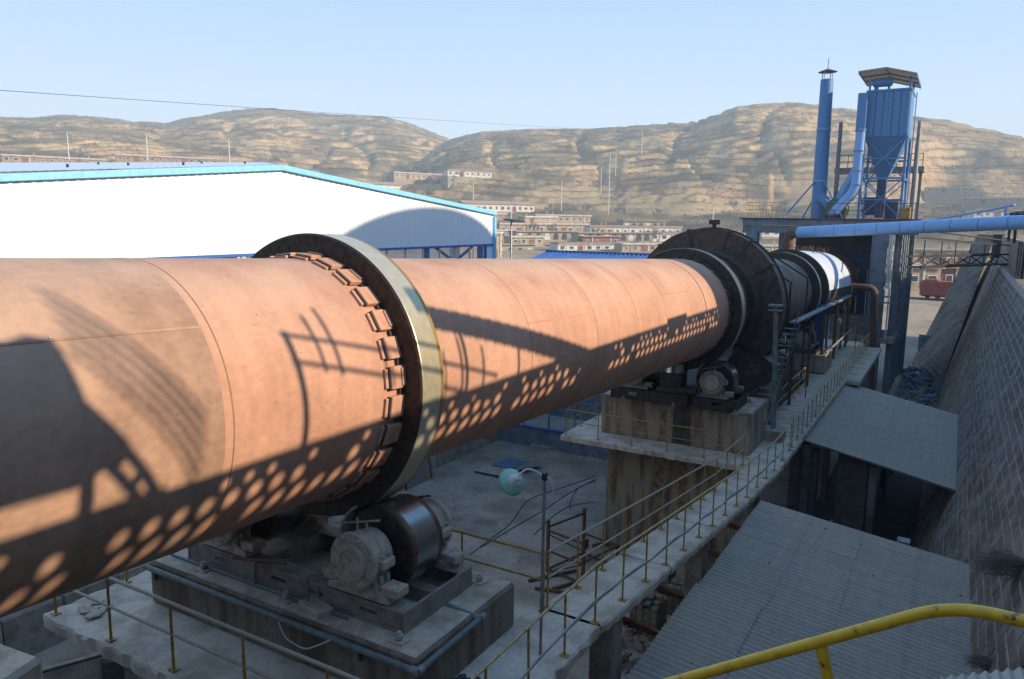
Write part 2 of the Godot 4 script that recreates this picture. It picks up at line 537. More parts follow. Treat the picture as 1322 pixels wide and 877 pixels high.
func build_kiln() -> void:
	var root := thing("rotary_kiln", "long rust red rotary kiln drum lying on concrete piers", "rotary kiln", kaxis(9.5) - Vector3(0, 2.42, 0))
	# shell in welded strakes
	var cuts := [-9.0, -1.5, 6.0, 9.6, 13.5, 16.8, 19.5, 21.9, 26.05, 29.6, 34.5, 40.0, 45.5, 50.0, 63.0, 70.5]
	for i in cuts.size() - 1:
		var b := B.new()
		b.lathe(K(cuts[i], 0, 0), AX, [[0.0, 2.0], [cuts[i + 1] - cuts[i], 2.0]], 128)
		for k in b.u.size():
			b.u[k].y += cuts[i]
		var m: Material = M.kiln_b if i % 2 == 0 else M.kiln_c
		if i < 2: m = M.kiln_a
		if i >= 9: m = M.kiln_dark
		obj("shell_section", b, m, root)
		if i > 0:
			var w := B.new()
			var wd := 0.035 if i != 2 else 0.06
			w.lathe(K(cuts[i] - wd, 0, 0), AX, [[0.0, 1.999], [wd * 0.7, 2.007], [wd * 1.3, 2.007], [wd * 2.0, 1.999]], 128)
			for k in w.u.size():
				w.u[k].y += cuts[i]
			obj("weld_seam", w, M.dark_steel if i == 8 else m, root)
			w = B.new()
			w.lathe(K(cuts[i] + wd, 0, 0), AX, [[0.0, 2.0005], [0.012, 2.0015], [0.024, 2.0005]], 128)
			obj("weld_edge", w, M.kiln_seam, root)
	# lengthwise welds, one to a strake
	for q in [[-1.4, 5.95, 38.0], [13.6, 16.7, 22.0], [19.6, 21.8, 12.0], [21.95, 26.0, 30.0]]:
		var b := B.new()
		b.bar(K(q[0], q[2], 2.0), K(q[1], q[2], 2.0), 0.03, 0.012, K(0, q[2], 1.0) - kaxis(0))
		obj("weld_seam", b, M.kiln_a if q[0] < 0.0 else M.kiln_b, root)
	for t in [9.25, 29.3, 48.2]:
		build_tyre(root, t, t < 12.0)
	# wiring clip bolts scattered on the shell
	var rng := rng_of(5)
	for i in 4:
		var a := rng.randf_range(-10, 50)
		var t := rng.randf_range(3.9, 8.0)
		var b := B.new()
		b.cone(K(t, a, 1.99), K(t, a, 2.018), 0.012, 0.009, 6)
		obj("bolt_head", b, M.white, root)

func build_tyre(root: Node3D, t: float, close: bool) -> void:
	var w := 0.62
	var b := B.new()
	b.lathe(K(t, 0, 0), AX, [[0.0, 2.06], [0.0, 2.385], [0.03, 2.415]], 160)
	b.lathe(K(t, 0, 0), AX, [[w - 0.03, 2.415], [w, 2.385], [w, 2.06], [0.0, 2.06]], 160)
	var ty := obj("tyre", b, M.tyre_side, root)
	var e := B.new()
	e.lathe(K(t, 0, 0), AX, [[0.03, 2.415], [0.05, 2.42], [0.5, 2.42]], 160)
	obj("tread", e, M.tread, ty)
	var g := B.new()
	g.lathe(K(t, 0, 0), AX, [[0.5, 2.42], [0.575, 2.42], [w - 0.03, 2.415]], 160)
	obj("worn_edge", g, M.tread_edge, ty)
	# chair pads between shell and tyre: a plate, stepped, with a stop block and a slot
	for i in 28:
		var a := 84.0 - i * 12.857
		var k := B.frame(AX, K(0, a, 1.0) - kaxis(0))       # z along, y outward
		var p := B.new()
		p.cbox(K(t - 0.10, a, 2.05), Vector3(0.35, 0.075, 0.40), 0.01, k)
		if close:
			p.cbox(K(t - 0.36, a, 2.02), Vector3(0.30, 0.05, 0.06), 0.008, k)
			if i % 2 == 0:
				p.cbox(K(t - 0.03, a, 2.095), Vector3(0.28, 0.04, 0.09), 0.008, k)
		var pad := obj("pad", p, M.kiln_c if close else M.dark_steel, root)
		if close:
			p = B.new()
			p.cbox(K(t - 0.31, a, 2.035), Vector3(0.34, 0.06, 0.025), 0.004, k)
			p.cbox(K(t - 0.035, a + 6.3, 2.03), Vector3(0.10, 0.06, 0.10), 0.004, k)
			obj("slot", p, M.cable_dark, pad)

# a pair of support rollers and their base frame under one tyre
func build_station(t: float, ptop: float, where: String, dark: bool) -> void:
	var c := kaxis(t)
	var z := -c.z
	var cy := c.y - EYE
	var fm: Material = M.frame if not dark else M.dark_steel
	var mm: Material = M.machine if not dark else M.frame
	var y0 := ptop
	var y1 := cy - 3.28          # top of the frame
	var f := thing("roller_base", "welded steel base frame of two long channels carrying the rollers " + where, "machine base", P(-9.375, y0, z))
	for s in [-1.0, 1.0]:
		var zz: float = z + s * 0.78
		var b := B.new()
		b.cbar(P(-11.95, y1 - 0.02, zz), P(-6.85, y1 - 0.02, zz), 0.36, 0.04, 0.006)
		b.bar(P(-11.95, y0 + 0.02, zz), P(-6.85, y0 + 0.02, zz), 0.36, 0.04)
		# web with openings
		var x := -11.93
		for hole in [-11.2, -9.75, -8.9, -7.75]:
			b.bar(P(x, (y0 + y1) / 2, zz - s * -0.14), P(hole, (y0 + y1) / 2, zz - s * -0.14), 0.03, y1 - y0 - 0.08)
			b.bar(P(hole, y0 + 0.1, zz + s * 0.14), P(hole + 0.36, y0 + 0.1, zz + s * 0.14), 0.03, 0.12)
			b.bar(P(hole, y1 - 0.09, zz + s * 0.14), P(hole + 0.36, y1 - 0.09, zz + s * 0.14), 0.03, 0.1)
			x = hole + 0.36
		b.bar(P(x, (y0 + y1) / 2, zz + s * 0.14), P(-6.87, (y0 + y1) / 2, zz + s * 0.14), 0.03, y1 - y0 - 0.08)
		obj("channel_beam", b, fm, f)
	for x in [-11.93, -10.1, -8.65, -6.87]:
		var b := B.new()
		b.cbar(P(x, (y0 + y1) / 2, z - 0.95), P(x, (y0 + y1) / 2, z + 0.95), 0.05, y1 - y0 - 0.01, 0.006)
		obj("cross_plate", b, fm, f)
	var dp := B.new()
	dp.cbar(P(-8.4, (y0 + y1) / 2 - 0.08, z), P(-7.0, (y0 + y1) / 2 - 0.08, z), 0.02, 0.3, 0.004)
	obj("drip_plate", dp, fm, f)
	for x in [-11.5, -9.4, -7.0]:
		for s in [-1.0, 1.0]:
			var b := B.new()
			b.cone(P(x + 0.2, y0, z + s * 1.12), P(x + 0.2, y0 + 0.16, z + s * 1.12), 0.035, 0.035, 8)
			b.cone(P(x + 0.2, y0 + 0.06, z + s * 1.12), P(x + 0.2, y0 + 0.12, z + s * 1.12), 0.065, 0.065, 6)
			b.box(P(x + 0.2, y0 + 0.012, z + s * 1.12), Vector3(0.26, 0.024, 0.2))
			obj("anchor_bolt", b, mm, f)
	for s in [-1.0, 1.0]:
		var x: float = -9.375 + s * 1.6
		var rc := P(x, cy - 2.675, z)
		var side := "nearer the walkway" if s > 0 else "on the shed side"
		var r := thing("support_roller", "steel support roller in two bearing housings %s %s" % [where, side], "roller", rc - Vector3(0, 0.72, 0), "support rollers under the kiln tyres")
		var b := B.new()
		b.lathe(rc - AX * 0.43, AX, [[0.0, 0.2], [0.0, 0.66], [0.02, 0.69], [0.05, 0.69], [0.81, 0.69], [0.84, 0.69], [0.86, 0.66], [0.86, 0.2]], 64)
		var dr := obj("roller_drum", b, M.roller_side, r)
		b = B.new()
		b.lathe(rc - AX * 0.43, AX, [[0.14, 0.702], [0.72, 0.702]], 64)
		obj("rolling_face", b, M.roller, dr)
		b = B.new()
		b.lathe(rc - AX * 0.43, AX, [[0.05, 0.69], [0.06, 0.70], [0.14, 0.702]], 64)
		obj("rusty_rim", b, M.roller_rim, dr)
		b = B.new()
		b.lathe(rc - AX * 0.43, AX, [[0.72, 0.702], [0.80, 0.70], [0.81, 0.69]], 64)
		obj("rusty_rim", b, M.roller_rim, dr)
		b = B.new()
		for q in 8:
			var an := TAU * q / 8.0
			var o := Vector3(cos(an), sin(an), 0) * 0.46
			b.cone(rc - AX * 0.425 + o, rc - AX * 0.445 + o, 0.07, 0.06, 12)
		obj("hub_bolts", b, M.dark_steel, dr).set_meta("kind", "stuff")
		obj("shaft", cyl(rc - AX * 0.8, rc + AX * 0.8, 0.17), M.roller_side, r)
		for e in [-1.0, 1.0]:
			var bc: Vector3 = rc + AX * e * 0.78
			var face_end: Vector3 = rc + AX * e * 1.12
			b = B.new()
			b.lathe(bc - AX * e * 0.28, AX * e, [[0.0, 0.2], [0.0, 0.36], [0.04, 0.40], [0.20, 0.40], [0.23, 0.425], [0.28, 0.425], [0.30, 0.40], [0.42, 0.40], [0.46, 0.46], [0.52, 0.47], [0.56, 0.45], [0.575, 0.36], [0.575, 0.0]], 40)
			# foot and split-line flanges
			b.prism(bc - AX * 0.17 - Vector3(0, cy - 2.675 - y1, 0), Vector3.RIGHT, Vector3.UP, [Vector2(-0.62, 0), Vector2(0.62, 0), Vector2(0.62, 0.1), Vector2(0.40, 0.16), Vector2(0.28, 0.55), Vector2(-0.28, 0.55), Vector2(-0.40, 0.16), Vector2(-0.62, 0.1)], AX * 0.34)
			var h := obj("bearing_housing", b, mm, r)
			for q in [-1.0, 1.0]:
				b = B.new()
				b.cbox(bc + Vector3(q * 0.45, 0.0, 0), Vector3(0.16, 0.16, 0.3), 0.02)
				b.cbox(bc + Vector3(q * 0.62, -(cy - 2.675 - y1) + 0.2, 0), Vector3(0.34, 0.16, 0.3), 0.02)
				obj("clamp_lug", b, mm, h)
				for zz in [-0.08, 0.08]:
					b = B.new()
					b.cone(bc + Vector3(q * 0.46, 0.08, zz), bc + Vector3(q * 0.46, 0.15, zz), 0.035, 0.035, 6)
					b.cone(bc + Vector3(q * 0.42, -0.3, zz), bc + Vector3(q * 0.42, -0.2, zz), 0.04, 0.04, 6)
					obj("bolt", b, mm, h)
			b = B.new()
			b.lathe(bc + AX * e * 0.29, AX * e, [[0.0, 0.30], [0.05, 0.29], [0.06, 0.21], [0.035, 0.2], [0.035, 0.0]], 32)
			obj("end_cover", b, M.machine, h)
			for q in 8:
				var an := TAU * (q + 0.5) / 8.0
				var o := Vector3(cos(an), sin(an), 0) * 0.405
				b = B.new()
				b.cone(bc + AX * e * 0.285 + o, bc + AX * e * 0.325 + o, 0.026, 0.024, 6)
				obj("bolt", b, M.machine, h)
		# lubricating trough arm over the bearing
		b = B.new()
		var o2 := rc - AX * 0.72
		for q in [-0.18, 0.02]:
			b.tube([o2 + Vector3(q, 0.36, 0), o2 + Vector3(q, 0.58, 0)], 0.022, 6)
		b.bar(o2 + Vector3(-0.55, 0.42, 0), o2 + Vector3(0.28, 0.64, 0.0), 0.05, 0.02)
		obj("trough_arm", b, M.rust if s < 0 else mm, r)
		b = B.new()
		b.prism(rc - AX * 0.5, Vector3.RIGHT, Vector3.UP, arc_band(0.76, 0.80, 128.0, 205.0), AX * 0.95)
		obj("splash_guard", b, mm, r)

func arc_band(r0: float, r1: float, a0: float, a1: float, n := 10) -> Array:
	var out := []
	for i in n + 1:
		var a := deg_to_rad(lerpf(a0, a1, i / float(n)))
		out.append(Vector2(cos(a), sin(a)) * r1)
	for i in n + 1:
		var a := deg_to_rad(lerpf(a1, a0, i / float(n)))
		out.append(Vector2(cos(a), sin(a)) * r0)
	return out

func cyl(a: Vector3, b: Vector3, r: float, seg := 16) -> B:
	var q := B.new()
	q.cone(a, b, r, r, seg)
	return q

# slab with a broken, uneven rim
func rough_slab(x0: float, x1: float, y: float, th: float, z0: float, z1: float, sd: int) -> B:
	var b := B.new()
	var rng := rng_of(sd)
	var rim := []
	var step := 0.16
	var n := int((x1 - x0) / step)
	for i in n: rim.append(Vector2(x0 + (x1 - x0) * i / n, z0 + rng.randf_range(-0.035, 0.03)))
	n = int((z1 - z0) / step)
	for i in n: rim.append(Vector2(x1 + rng.randf_range(-0.03, 0.02), z0 + (z1 - z0) * i / n))
	n = int((x1 - x0) / step)
	for i in n: rim.append(Vector2(x1 - (x1 - x0) * i / n, z1 + rng.randf_range(-0.02, 0.02)))
	n = int((z1 - z0) / step)
	for i in n: rim.append(Vector2(x0 + rng.randf_range(-0.02, 0.03), z1 - (z1 - z0) * i / n))
	var c := Vector2((x0 + x1) / 2, (z0 + z1) / 2)
	var top := []
	var mid := []
	var bot := []
	for q in rim:
		var d: Vector2 = (q - c).normalized()
		top.append(P(q.x - d.x * rng.randf_range(0.0, 0.05), y + rng.randf_range(-0.012, 0.0), q.y - d.y * rng.randf_range(0.0, 0.05)))
		mid.append(P(q.x + rng.randf_range(-0.015, 0.015), y - rng.randf_range(0.03, 0.09), q.y))
		bot.append(P(q.x - d.x * rng.randf_range(0.0, 0.04), y - th, q.y - d.y * rng.randf_range(0.0, 0.04)))
	for i in rim.size():
		var k := (i + 1) % rim.size()
		var out := P(rim[i].x, 0, rim[i].y) - P(c.x, 0, c.y)
		b.face(mid[i], mid[k], top[k], top[i], out + Vector3.UP)
		b.face(bot[i], bot[k], mid[k], mid[i], out)
		b.flat(P(c.x, y, c.y), top[i], top[k], Vector3.UP)
		b.flat(P(c.x, y - th, c.y), bot[i], bot[k], Vector3.DOWN)
	return b

func build_pier(zc: float, ptop: float, slab: float, label: String, sd: int, side: Material) -> Node3D:
	var r := thing("kiln_pier", label, "concrete pier", P(-9.375, -14, zc))
	var b := B.new()
	b.cbox(P(-9.375, (ptop + slab) / 2, zc), Vector3(6.2, ptop - slab, 2.85), 0.03)
	obj("plinth", b, side, r)
	b = B.new()
	b.box(P(-9.375, ptop + 0.011, zc), Vector3(6.1, 0.022, 2.75))
	obj("dust_layer", b, M.dusty, r).set_meta("kind", "stuff")
	obj("platform_slab", rough_slab(-13.75, -4.95, slab, 0.24, zc - 2.75, zc + 2.2, sd), M.deck, r)
	b = B.new()
	b.cbox(P(-9.3, (slab - 0.24 - 14.0) / 2, zc + 0.1), Vector3(5.9, 14.0 + slab - 0.24, 2.6), 0.03)
	obj("column", b, M.wall_stained, r)
	return r

# railing along plan points [x, y, z]; posts every step
func railing(called: String, label: String, pts: Array, h: float, step: float, mid := true, post_m: Material = null, rail_m: Material = null, r := 0.024) -> Node3D:
	if post_m == null: post_m = M.yellow
	if rail_m == null: rail_m = M.rail_grey
	var o := thing(called, label, "railing", pts[0])
	var top := []
	var low := []
	for i in pts.size():
		top.append(pts[i] + Vector3(0, h, 0))
		low.append(pts[i] + Vector3(0, h * 0.54, 0))
	obj("top_rail", pipe(top, r), rail_m, o)
	if mid:
		obj("middle_rail", pipe(low, r * 0.85), rail_m, o)
	for i in pts.size() - 1:
		var l: float = (pts[i + 1] - pts[i]).length()
		var n := maxi(1, int(round(l / step)))
		for k in n + (1 if i == pts.size() - 2 else 0):
			var q: Vector3 = pts[i].lerp(pts[i + 1], k / float(n))
			var lean := Vector3(sin(k * 7.1 + q.z) * 0.012, 0, sin(k * 3.3 + q.x) * 0.012)
			var b := B.new()
			b.tube([q, q + Vector3(0, h, 0) + lean], r * 0.85, 6)
			b.box(q + Vector3(0, 0.01, 0), Vector3(0.15, 0.02, 0.12))
			obj("post", b, post_m, o)
	return o

func build_walkway() -> void:
	var w := thing("walkway", "raised concrete walkway on columns running beside the kiln from pier to pier", "walkway", P(-5.5, -14, 13.1))
	var pts := [[11.75, -7.16], [15.6, -7.62], [19.4, -8.06], [23.3, -8.5], [27.5, -8.82]]
	for i in pts.size() - 1:
		var a: Array = pts[i]
		var c: Array = pts[i + 1]
		var b := B.new()
		var rng := rng_of(60 + i)
		var n := 24
		var prev := []
		for k in n + 1:
			var t := k / float(n)
			var zz := lerpf(a[0] + 0.012, c[0] - 0.012, t)
			var yy := lerpf(a[1], c[1], t)
			var xr := -4.93 + rng.randf_range(-0.03, 0.02)
			var ring := [P(-6.18, yy, zz), P(xr - 0.03, yy, zz), P(xr, yy - 0.05, zz), P(xr - rng.randf() * 0.04, yy - 0.2, zz), P(-6.18, yy - 0.2, zz)]
			if k > 0:
				for q in 5:
					var mid: Vector3 = (ring[q] + ring[(q + 1) % 5]) * 0.5 - P(-5.55, yy - 0.1, zz)
					b.face(prev[q], ring[q], ring[(q + 1) % 5], prev[(q + 1) % 5], mid)
			prev = ring
		obj("deck_slab", b, M.deck, w)
	var beam := B.new()
	for i in pts.size() - 1:
		beam.bar(P(-5.55, pts[i][1] - 0.35, pts[i][0]), P(-5.55, pts[i + 1][1] - 0.35, pts[i + 1][0]), 0.3, 0.3)
	obj("edge_beam", beam, M.concrete, w)
	for q in [[13.2, -7.55], [19.4, -8.28], [24.6, -8.82]]:
		var b := B.new()
		var top: float = q[1]
		b.cbox(P(-5.45, (top - 14.0) / 2, q[0]), Vector3(0.5, 14.0 + top, 0.55), 0.025)
		obj("column", b, M.concrete, w)
	for q in [[14.9, -8.55], [17.2, -8.8], [20.4, -8.95], [23.0, -9.1]]:
		var b := B.new()
		b.ibeam(P(-6.0, q[1] - 0.22, q[0]), P(-4.3, q[1] - 0.42, q[0]), 0.1, 0.14)
		obj("steel_bracket", b, M.rust, w)
	# level part beyond the second pier
	var lv := thing("level_walkway", "long level concrete walkway beyond the second pier towards the blue building", "walkway", P(-5.7, -14, 45))
	for i in 6:
		var b := B.new()
		var z0 := 32.55 + i * 4.6
		b.cbox(P(-5.95, -8.97, z0 + 2.3), Vector3(1.95 if i < 3 else 3.4, 0.24, 4.58), 0.02)
		if i >= 3:
			b.v = b.v.duplicate()
		obj("deck_slab", b, M.dusty, lv)
	for z in [36.0, 43.0, 50.5, 57.0]:
		var b := B.new()
		b.cbox(P(-5.7, -11.55, z), Vector3(0.5, 4.9, 0.5), 0.02)
		obj("column", b, M.concrete, lv)
	var rp := [P(-5.08, -7.15, 6.85), P(-5.08, -7.16, 11.75)]
	var rl := []
	for q in pts:
		rp.append(P(-5.08, q[1], q[0] + 0.05))
		rl.append(P(-6.06, q[1], q[0] + 0.02))
	rp.remove_at(2)
	rp.append(P(-5.1, -8.85, 30.5))
	railing("walkway_railing", "long railing on the outer edge of the sloping walkway with grey cables tied along it", rp, 1.12, 1.3, false, M.yellow, M.yellow_pale)
	rl[4] = P(-6.2, -8.82, 27.5)
	railing("walkway_railing", "two-bar railing on the kiln side of the sloping walkway", rl, 1.12, 1.3)
	railing("walkway_railing", "outer railing of the level walkway beyond the second pier", [P(-5.12, -8.85, 31.0), P(-5.12, -8.85, 46.0), P(-5.12, -8.85, 59.8)], 1.1, 1.2, true, M.yellow, M.rail_grey)
	railing("walkway_railing", "short inner railing of the level walkway round the dark pit", [P(-10.5, -8.85, 34.2), P(-6.7, -8.85, 34.2), P(-6.7, -8.85, 43.0)], 1.1, 1.5, true, M.yellow, M.rail_grey)
	# cables tied to the outer railing
	var cb := thing("cable_bundle", "grey cables tied along the outer walkway railing", "cable", P(-5.05, -7.1, 8))
	for k in 4:
		var path := []
		var rng := rng_of(80 + k)
		for i in 50:
			var z := 6.9 + i * 0.5
			var y := -7.15
			for q in pts.size() - 1:
				if z >= pts[q][0] and z < pts[q + 1][0]:
					y = lerpf(pts[q][1], pts[q + 1][1], (z - pts[q][0]) / (pts[q + 1][0] - pts[q][0]))
			if z >= 27.5: y = -8.85
			path.append(P(-5.03 + k * 0.016 + rng.randf_range(-0.012, 0.012), y + 0.5 + 0.03 * k - 0.05 * absf(sin(z * 1.2)) + rng.randf_range(-0.02, 0.02), z))
		obj("cable", pipe(path, 0.014, 6), M.cable if k < 3 else M.rail_grey, cb)

func build_pier_one() -> void:
	build_pier(9.5, -6.35, -7.15, "dusty concrete pier with plinth and platform under the first kiln tyre", 41, M.plinth_dark)
	var d := EYE
	# railings of the first platform
	railing("platform_railing", "railing along the front edge of the first pier platform", [P(-13.55, -7.15, 6.9), P(-5.2, -7.15, 6.9)], 1.15, 1.75, true, M.yellow, M.rail_grey, 0.03)
	railing("platform_railing", "railing along the outer end of the first pier platform", [P(-13.6, -7.15, 8.3), P(-13.6, -7.15, 11.6)], 1.15, 1.6)
	railing("platform_railing", "yellow railing along the yard edge of the first pier platform", [P(-13.3, -7.15, 11.62), P(-6.06, -7.15, 11.62)], 1.12, 1.85, true, M.yellow, M.yellow)
	# water pipe round the plinth
	var wp := thing("water_pipe", "teal and grey water pipe running round the top edge of the plinth", "pipe", P(-12.4, -6.4, 7.98))
	obj("pipe_run", pipe(round_path([P(-12.45, -6.40, 7.97), P(-6.17, -6.42, 7.97), P(-6.17, -6.38, 9.62), P(-6.9, -6.33, 9.62)], 0.07), 0.05, 10), M.teal_pipe, wp)
	for q in [P(-6.17, -6.42, 7.97), P(-6.17, -6.38, 9.62)]:
		var b := B.new()
		b.cone(q - Vector3(0.1, 0, 0), q + Vector3(0.02, 0, 0), 0.062, 0.062, 10)
		b.cone(q, q - Vector3(0, 0, 0.12), 0.062, 0.062, 10)
		obj("elbow", b, M.grey_steel, wp)
	for x in [-12.25, -7.3]:
		var b := B.new()
		b.box(P(x, -6.52, 8.03), Vector3(0.06, 0.22, 0.05))
		obj("bracket", b, M.dark_steel, wp)
	single("rubber_hose", pipe(round_path([P(-8.9, -6.42, 7.9), P(-8.75, -6.62, 7.86), P(-8.3, -6.70, 7.86), P(-7.95, -6.5, 7.9), P(-7.8, -6.40, 7.92)], 0.15), 0.014, 6), M.cable, "thin grey hose drooping from the teal pipe on the plinth", "hose")
	var tr := thing("oil_pipe", "thin teal oil pipe with two upright stubs along the roller base", "pipe", P(-11.8, -6.3, 8.35))
	obj("pipe_run", pipe([P(-12.3, -6.30, 8.42), P(-9.6, -6.29, 8.40), P(-7.9, -6.3, 8.4)], 0.025), M.teal_pipe, tr)
	for q in [[-10.0, 0.42], [-8.75, 0.5]]:
		obj("riser", pipe(round_path([P(q[0], -6.3, 8.4), P(q[0], -6.3 + q[1], 8.4), P(q[0] + 0.55, -6.25 + q[1], 8.75)], 0.06), 0.022), M.teal_pipe, tr)
	var lever := B.new()
	lever.tube([P(-10.5, -5.9, 8.36), P(-9.3, -5.74, 8.45)], 0.03, 6)
	single("steel_lever", lever, M.rust, "rusty lever bar lying across the upright oil pipe", "lever")
	var ch := B.new()
	ch.cbox(P(-8.55, -6.28, 8.38), Vector3(0.62, 0.1, 0.3), 0.015, Basis(Vector3.UP, -0.25))
	single("timber_block", ch, M.dusty, "flat dusty block lying on the plinth by the roller base", "block")
	var rub := B.new()
	var rng := rng_of(91)
	for i in 9:
		rub.cbox(P(-13.15 + rng.randf_range(-0.25, 0.4), -7.13 + rng.randf_range(0, 0.02), 7.35 + rng.randf_range(-0.25, 0.25)), Vector3(rng.randf_range(0.1, 0.3), 0.04, rng.randf_range(0.1, 0.25)), 0.01, Basis(Vector3.UP, rng.randf() * 3))
	struct("rubble", rub, M.dusty, "stuff")
	var ho := B.new()
	for i in 24:
		var a := TAU * i / 24.0
		var rr := 0.18 + 0.07 * sin(i * 2.3)
		ho.cbox(P(-5.95 + cos(a) * rr * 1.3, -7.13, 8.95 + sin(a) * rr), Vector3(0.13, 0.05, 0.1), 0.012, Basis(Vector3.UP, a * 1.7))
	struct("broken_rubble", ho, M.soil_dark, "stuff")

func build_pier_two() -> void:
	var p2 := build_pier(30.3, -7.2, -8.85, "stained concrete pier under the second kiln tyre with a dark streak", 43, M.wall_stained)
	railing("platform_railing", "yellow railing round the front of the second pier platform", [P(-13.55, -8.85, 32.2), P(-13.55, -8.85, 27.7), P(-6.25, -8.85, 27.7)], 1.08, 1.55, true, M.yellow, M.yellow)
	var wp := B.new()
	wp.tube([P(-12.6, -7.22, 28.84), P(-6.4, -7.25, 28.84)], 0.03, 8)
	single("edge_pipe", wp, M.teal_pipe, "thin teal pipe along the top edge of the second pier", "pipe")
	for q in [[-8.95, 0.75, -8.02, 1.6, 0, "dark wet oil streak down the middle of the second pier's plinth"], [-9.75, 0.28, -8.05, 1.5, 1, "orange rust streak beside the oil streak on the plinth"], [-9.9, 0.5, -10.6, 2.8, 1, "orange rust run on the column under the second platform"], [-8.9, 0.35, -10.4, 2.4, 1, "narrow rust run on the column under the second platform"]]:
		var sb := B.new()
		var rg := rng_of(int(q[1] * 100))
		var poly := []
		for k in 9: poly.append(Vector2(-q[1] * 0.5 + rg.randf_range(-0.05, 0.05), q[3] * (0.5 - k / 8.0)))
		for k in 9: poly.append(Vector2(q[1] * 0.5 * (1.0 - k * 0.03 if k < 8 else 1.0) + rg.randf_range(-0.05, 0.05), q[3] * (-0.5 + k / 8.0)))
		sb.prism(P(q[0], q[2], 28.873 if q[2] > -9.0 else 29.098), Vector3.RIGHT, Vector3.UP, poly, Vector3(0, 0, 0.003))
		var o := obj(["oil_streak", "rust_streak"][q[4]], sb, [M.oil, M.rust_run][q[4]], p2)
		o.set_meta("label", q[5])
	var sg := B.new()
	sg.box(P(-6.26, -7.75, 31.1), Vector3(0.012, 0.42, 0.34))
	single("notice_plate", sg, M.shade_green, "small green plate on the end face of the second pier", "sign")
	var pb := B.new()
	pb.cbox(P(-5.95, -8.62, 31.75), Vector3(0.75, 0.46, 0.9), 0.02)
	single("post_footing", pb, M.concrete, "concrete footing block of the steel post beside the second pier", "footing")
	var st := thing("steel_post", "tall grey steel post beside the second pier holding the gear guard", "post", P(-6.0, -8.4, 31.75))
	var b := B.new()
	b.ibeam(P(-6.02, -8.4, 31.75), P(-6.22, -3.3, 31.75), 0.16, 0.2, 0.02, Vector3.BACK)
	obj("upright", b, M.grey_steel, st)
	b = B.new()
	b.cbox(P(-6.25, -3.3, 31.75), Vector3(0.5, 0.08, 0.4), 0.01)
	b.cbox(P(-6.25, -3.5, 31.75), Vector3(0.5, 0.06, 0.4), 0.01)
	obj("cap_plate", b, M.grey_steel, st)
	# thrust roller in front of the tyre
	var tr := thing("thrust_roller", "black oily thrust roller and its cylinder on top of the second pier", "machine", P(-9.4, -7.2, 29.0))
	b = B.new()
	b.cone(P(-9.4, -5.9, 29.0), P(-9.4, -5.55, 29.0), 0.5, 0.42, 24)
	obj("roller_drum", b, M.roller, tr)
	b = B.new()
	b.cbox(P(-9.4, -6.3, 28.85), Vector3(0.9, 0.75, 0.7), 0.05)
	obj("body", b, M.dark_steel, tr)
	b = B.new()
	b.cbox(P(-9.4, -6.93, 28.85), Vector3(1.5, 0.5, 0.95), 0.03)
	b.cone(P(-9.9, -6.6, 28.4), P(-8.3, -6.5, 28.4), 0.14, 0.14, 12)
	obj("cylinder", b, M.dark_steel, tr)

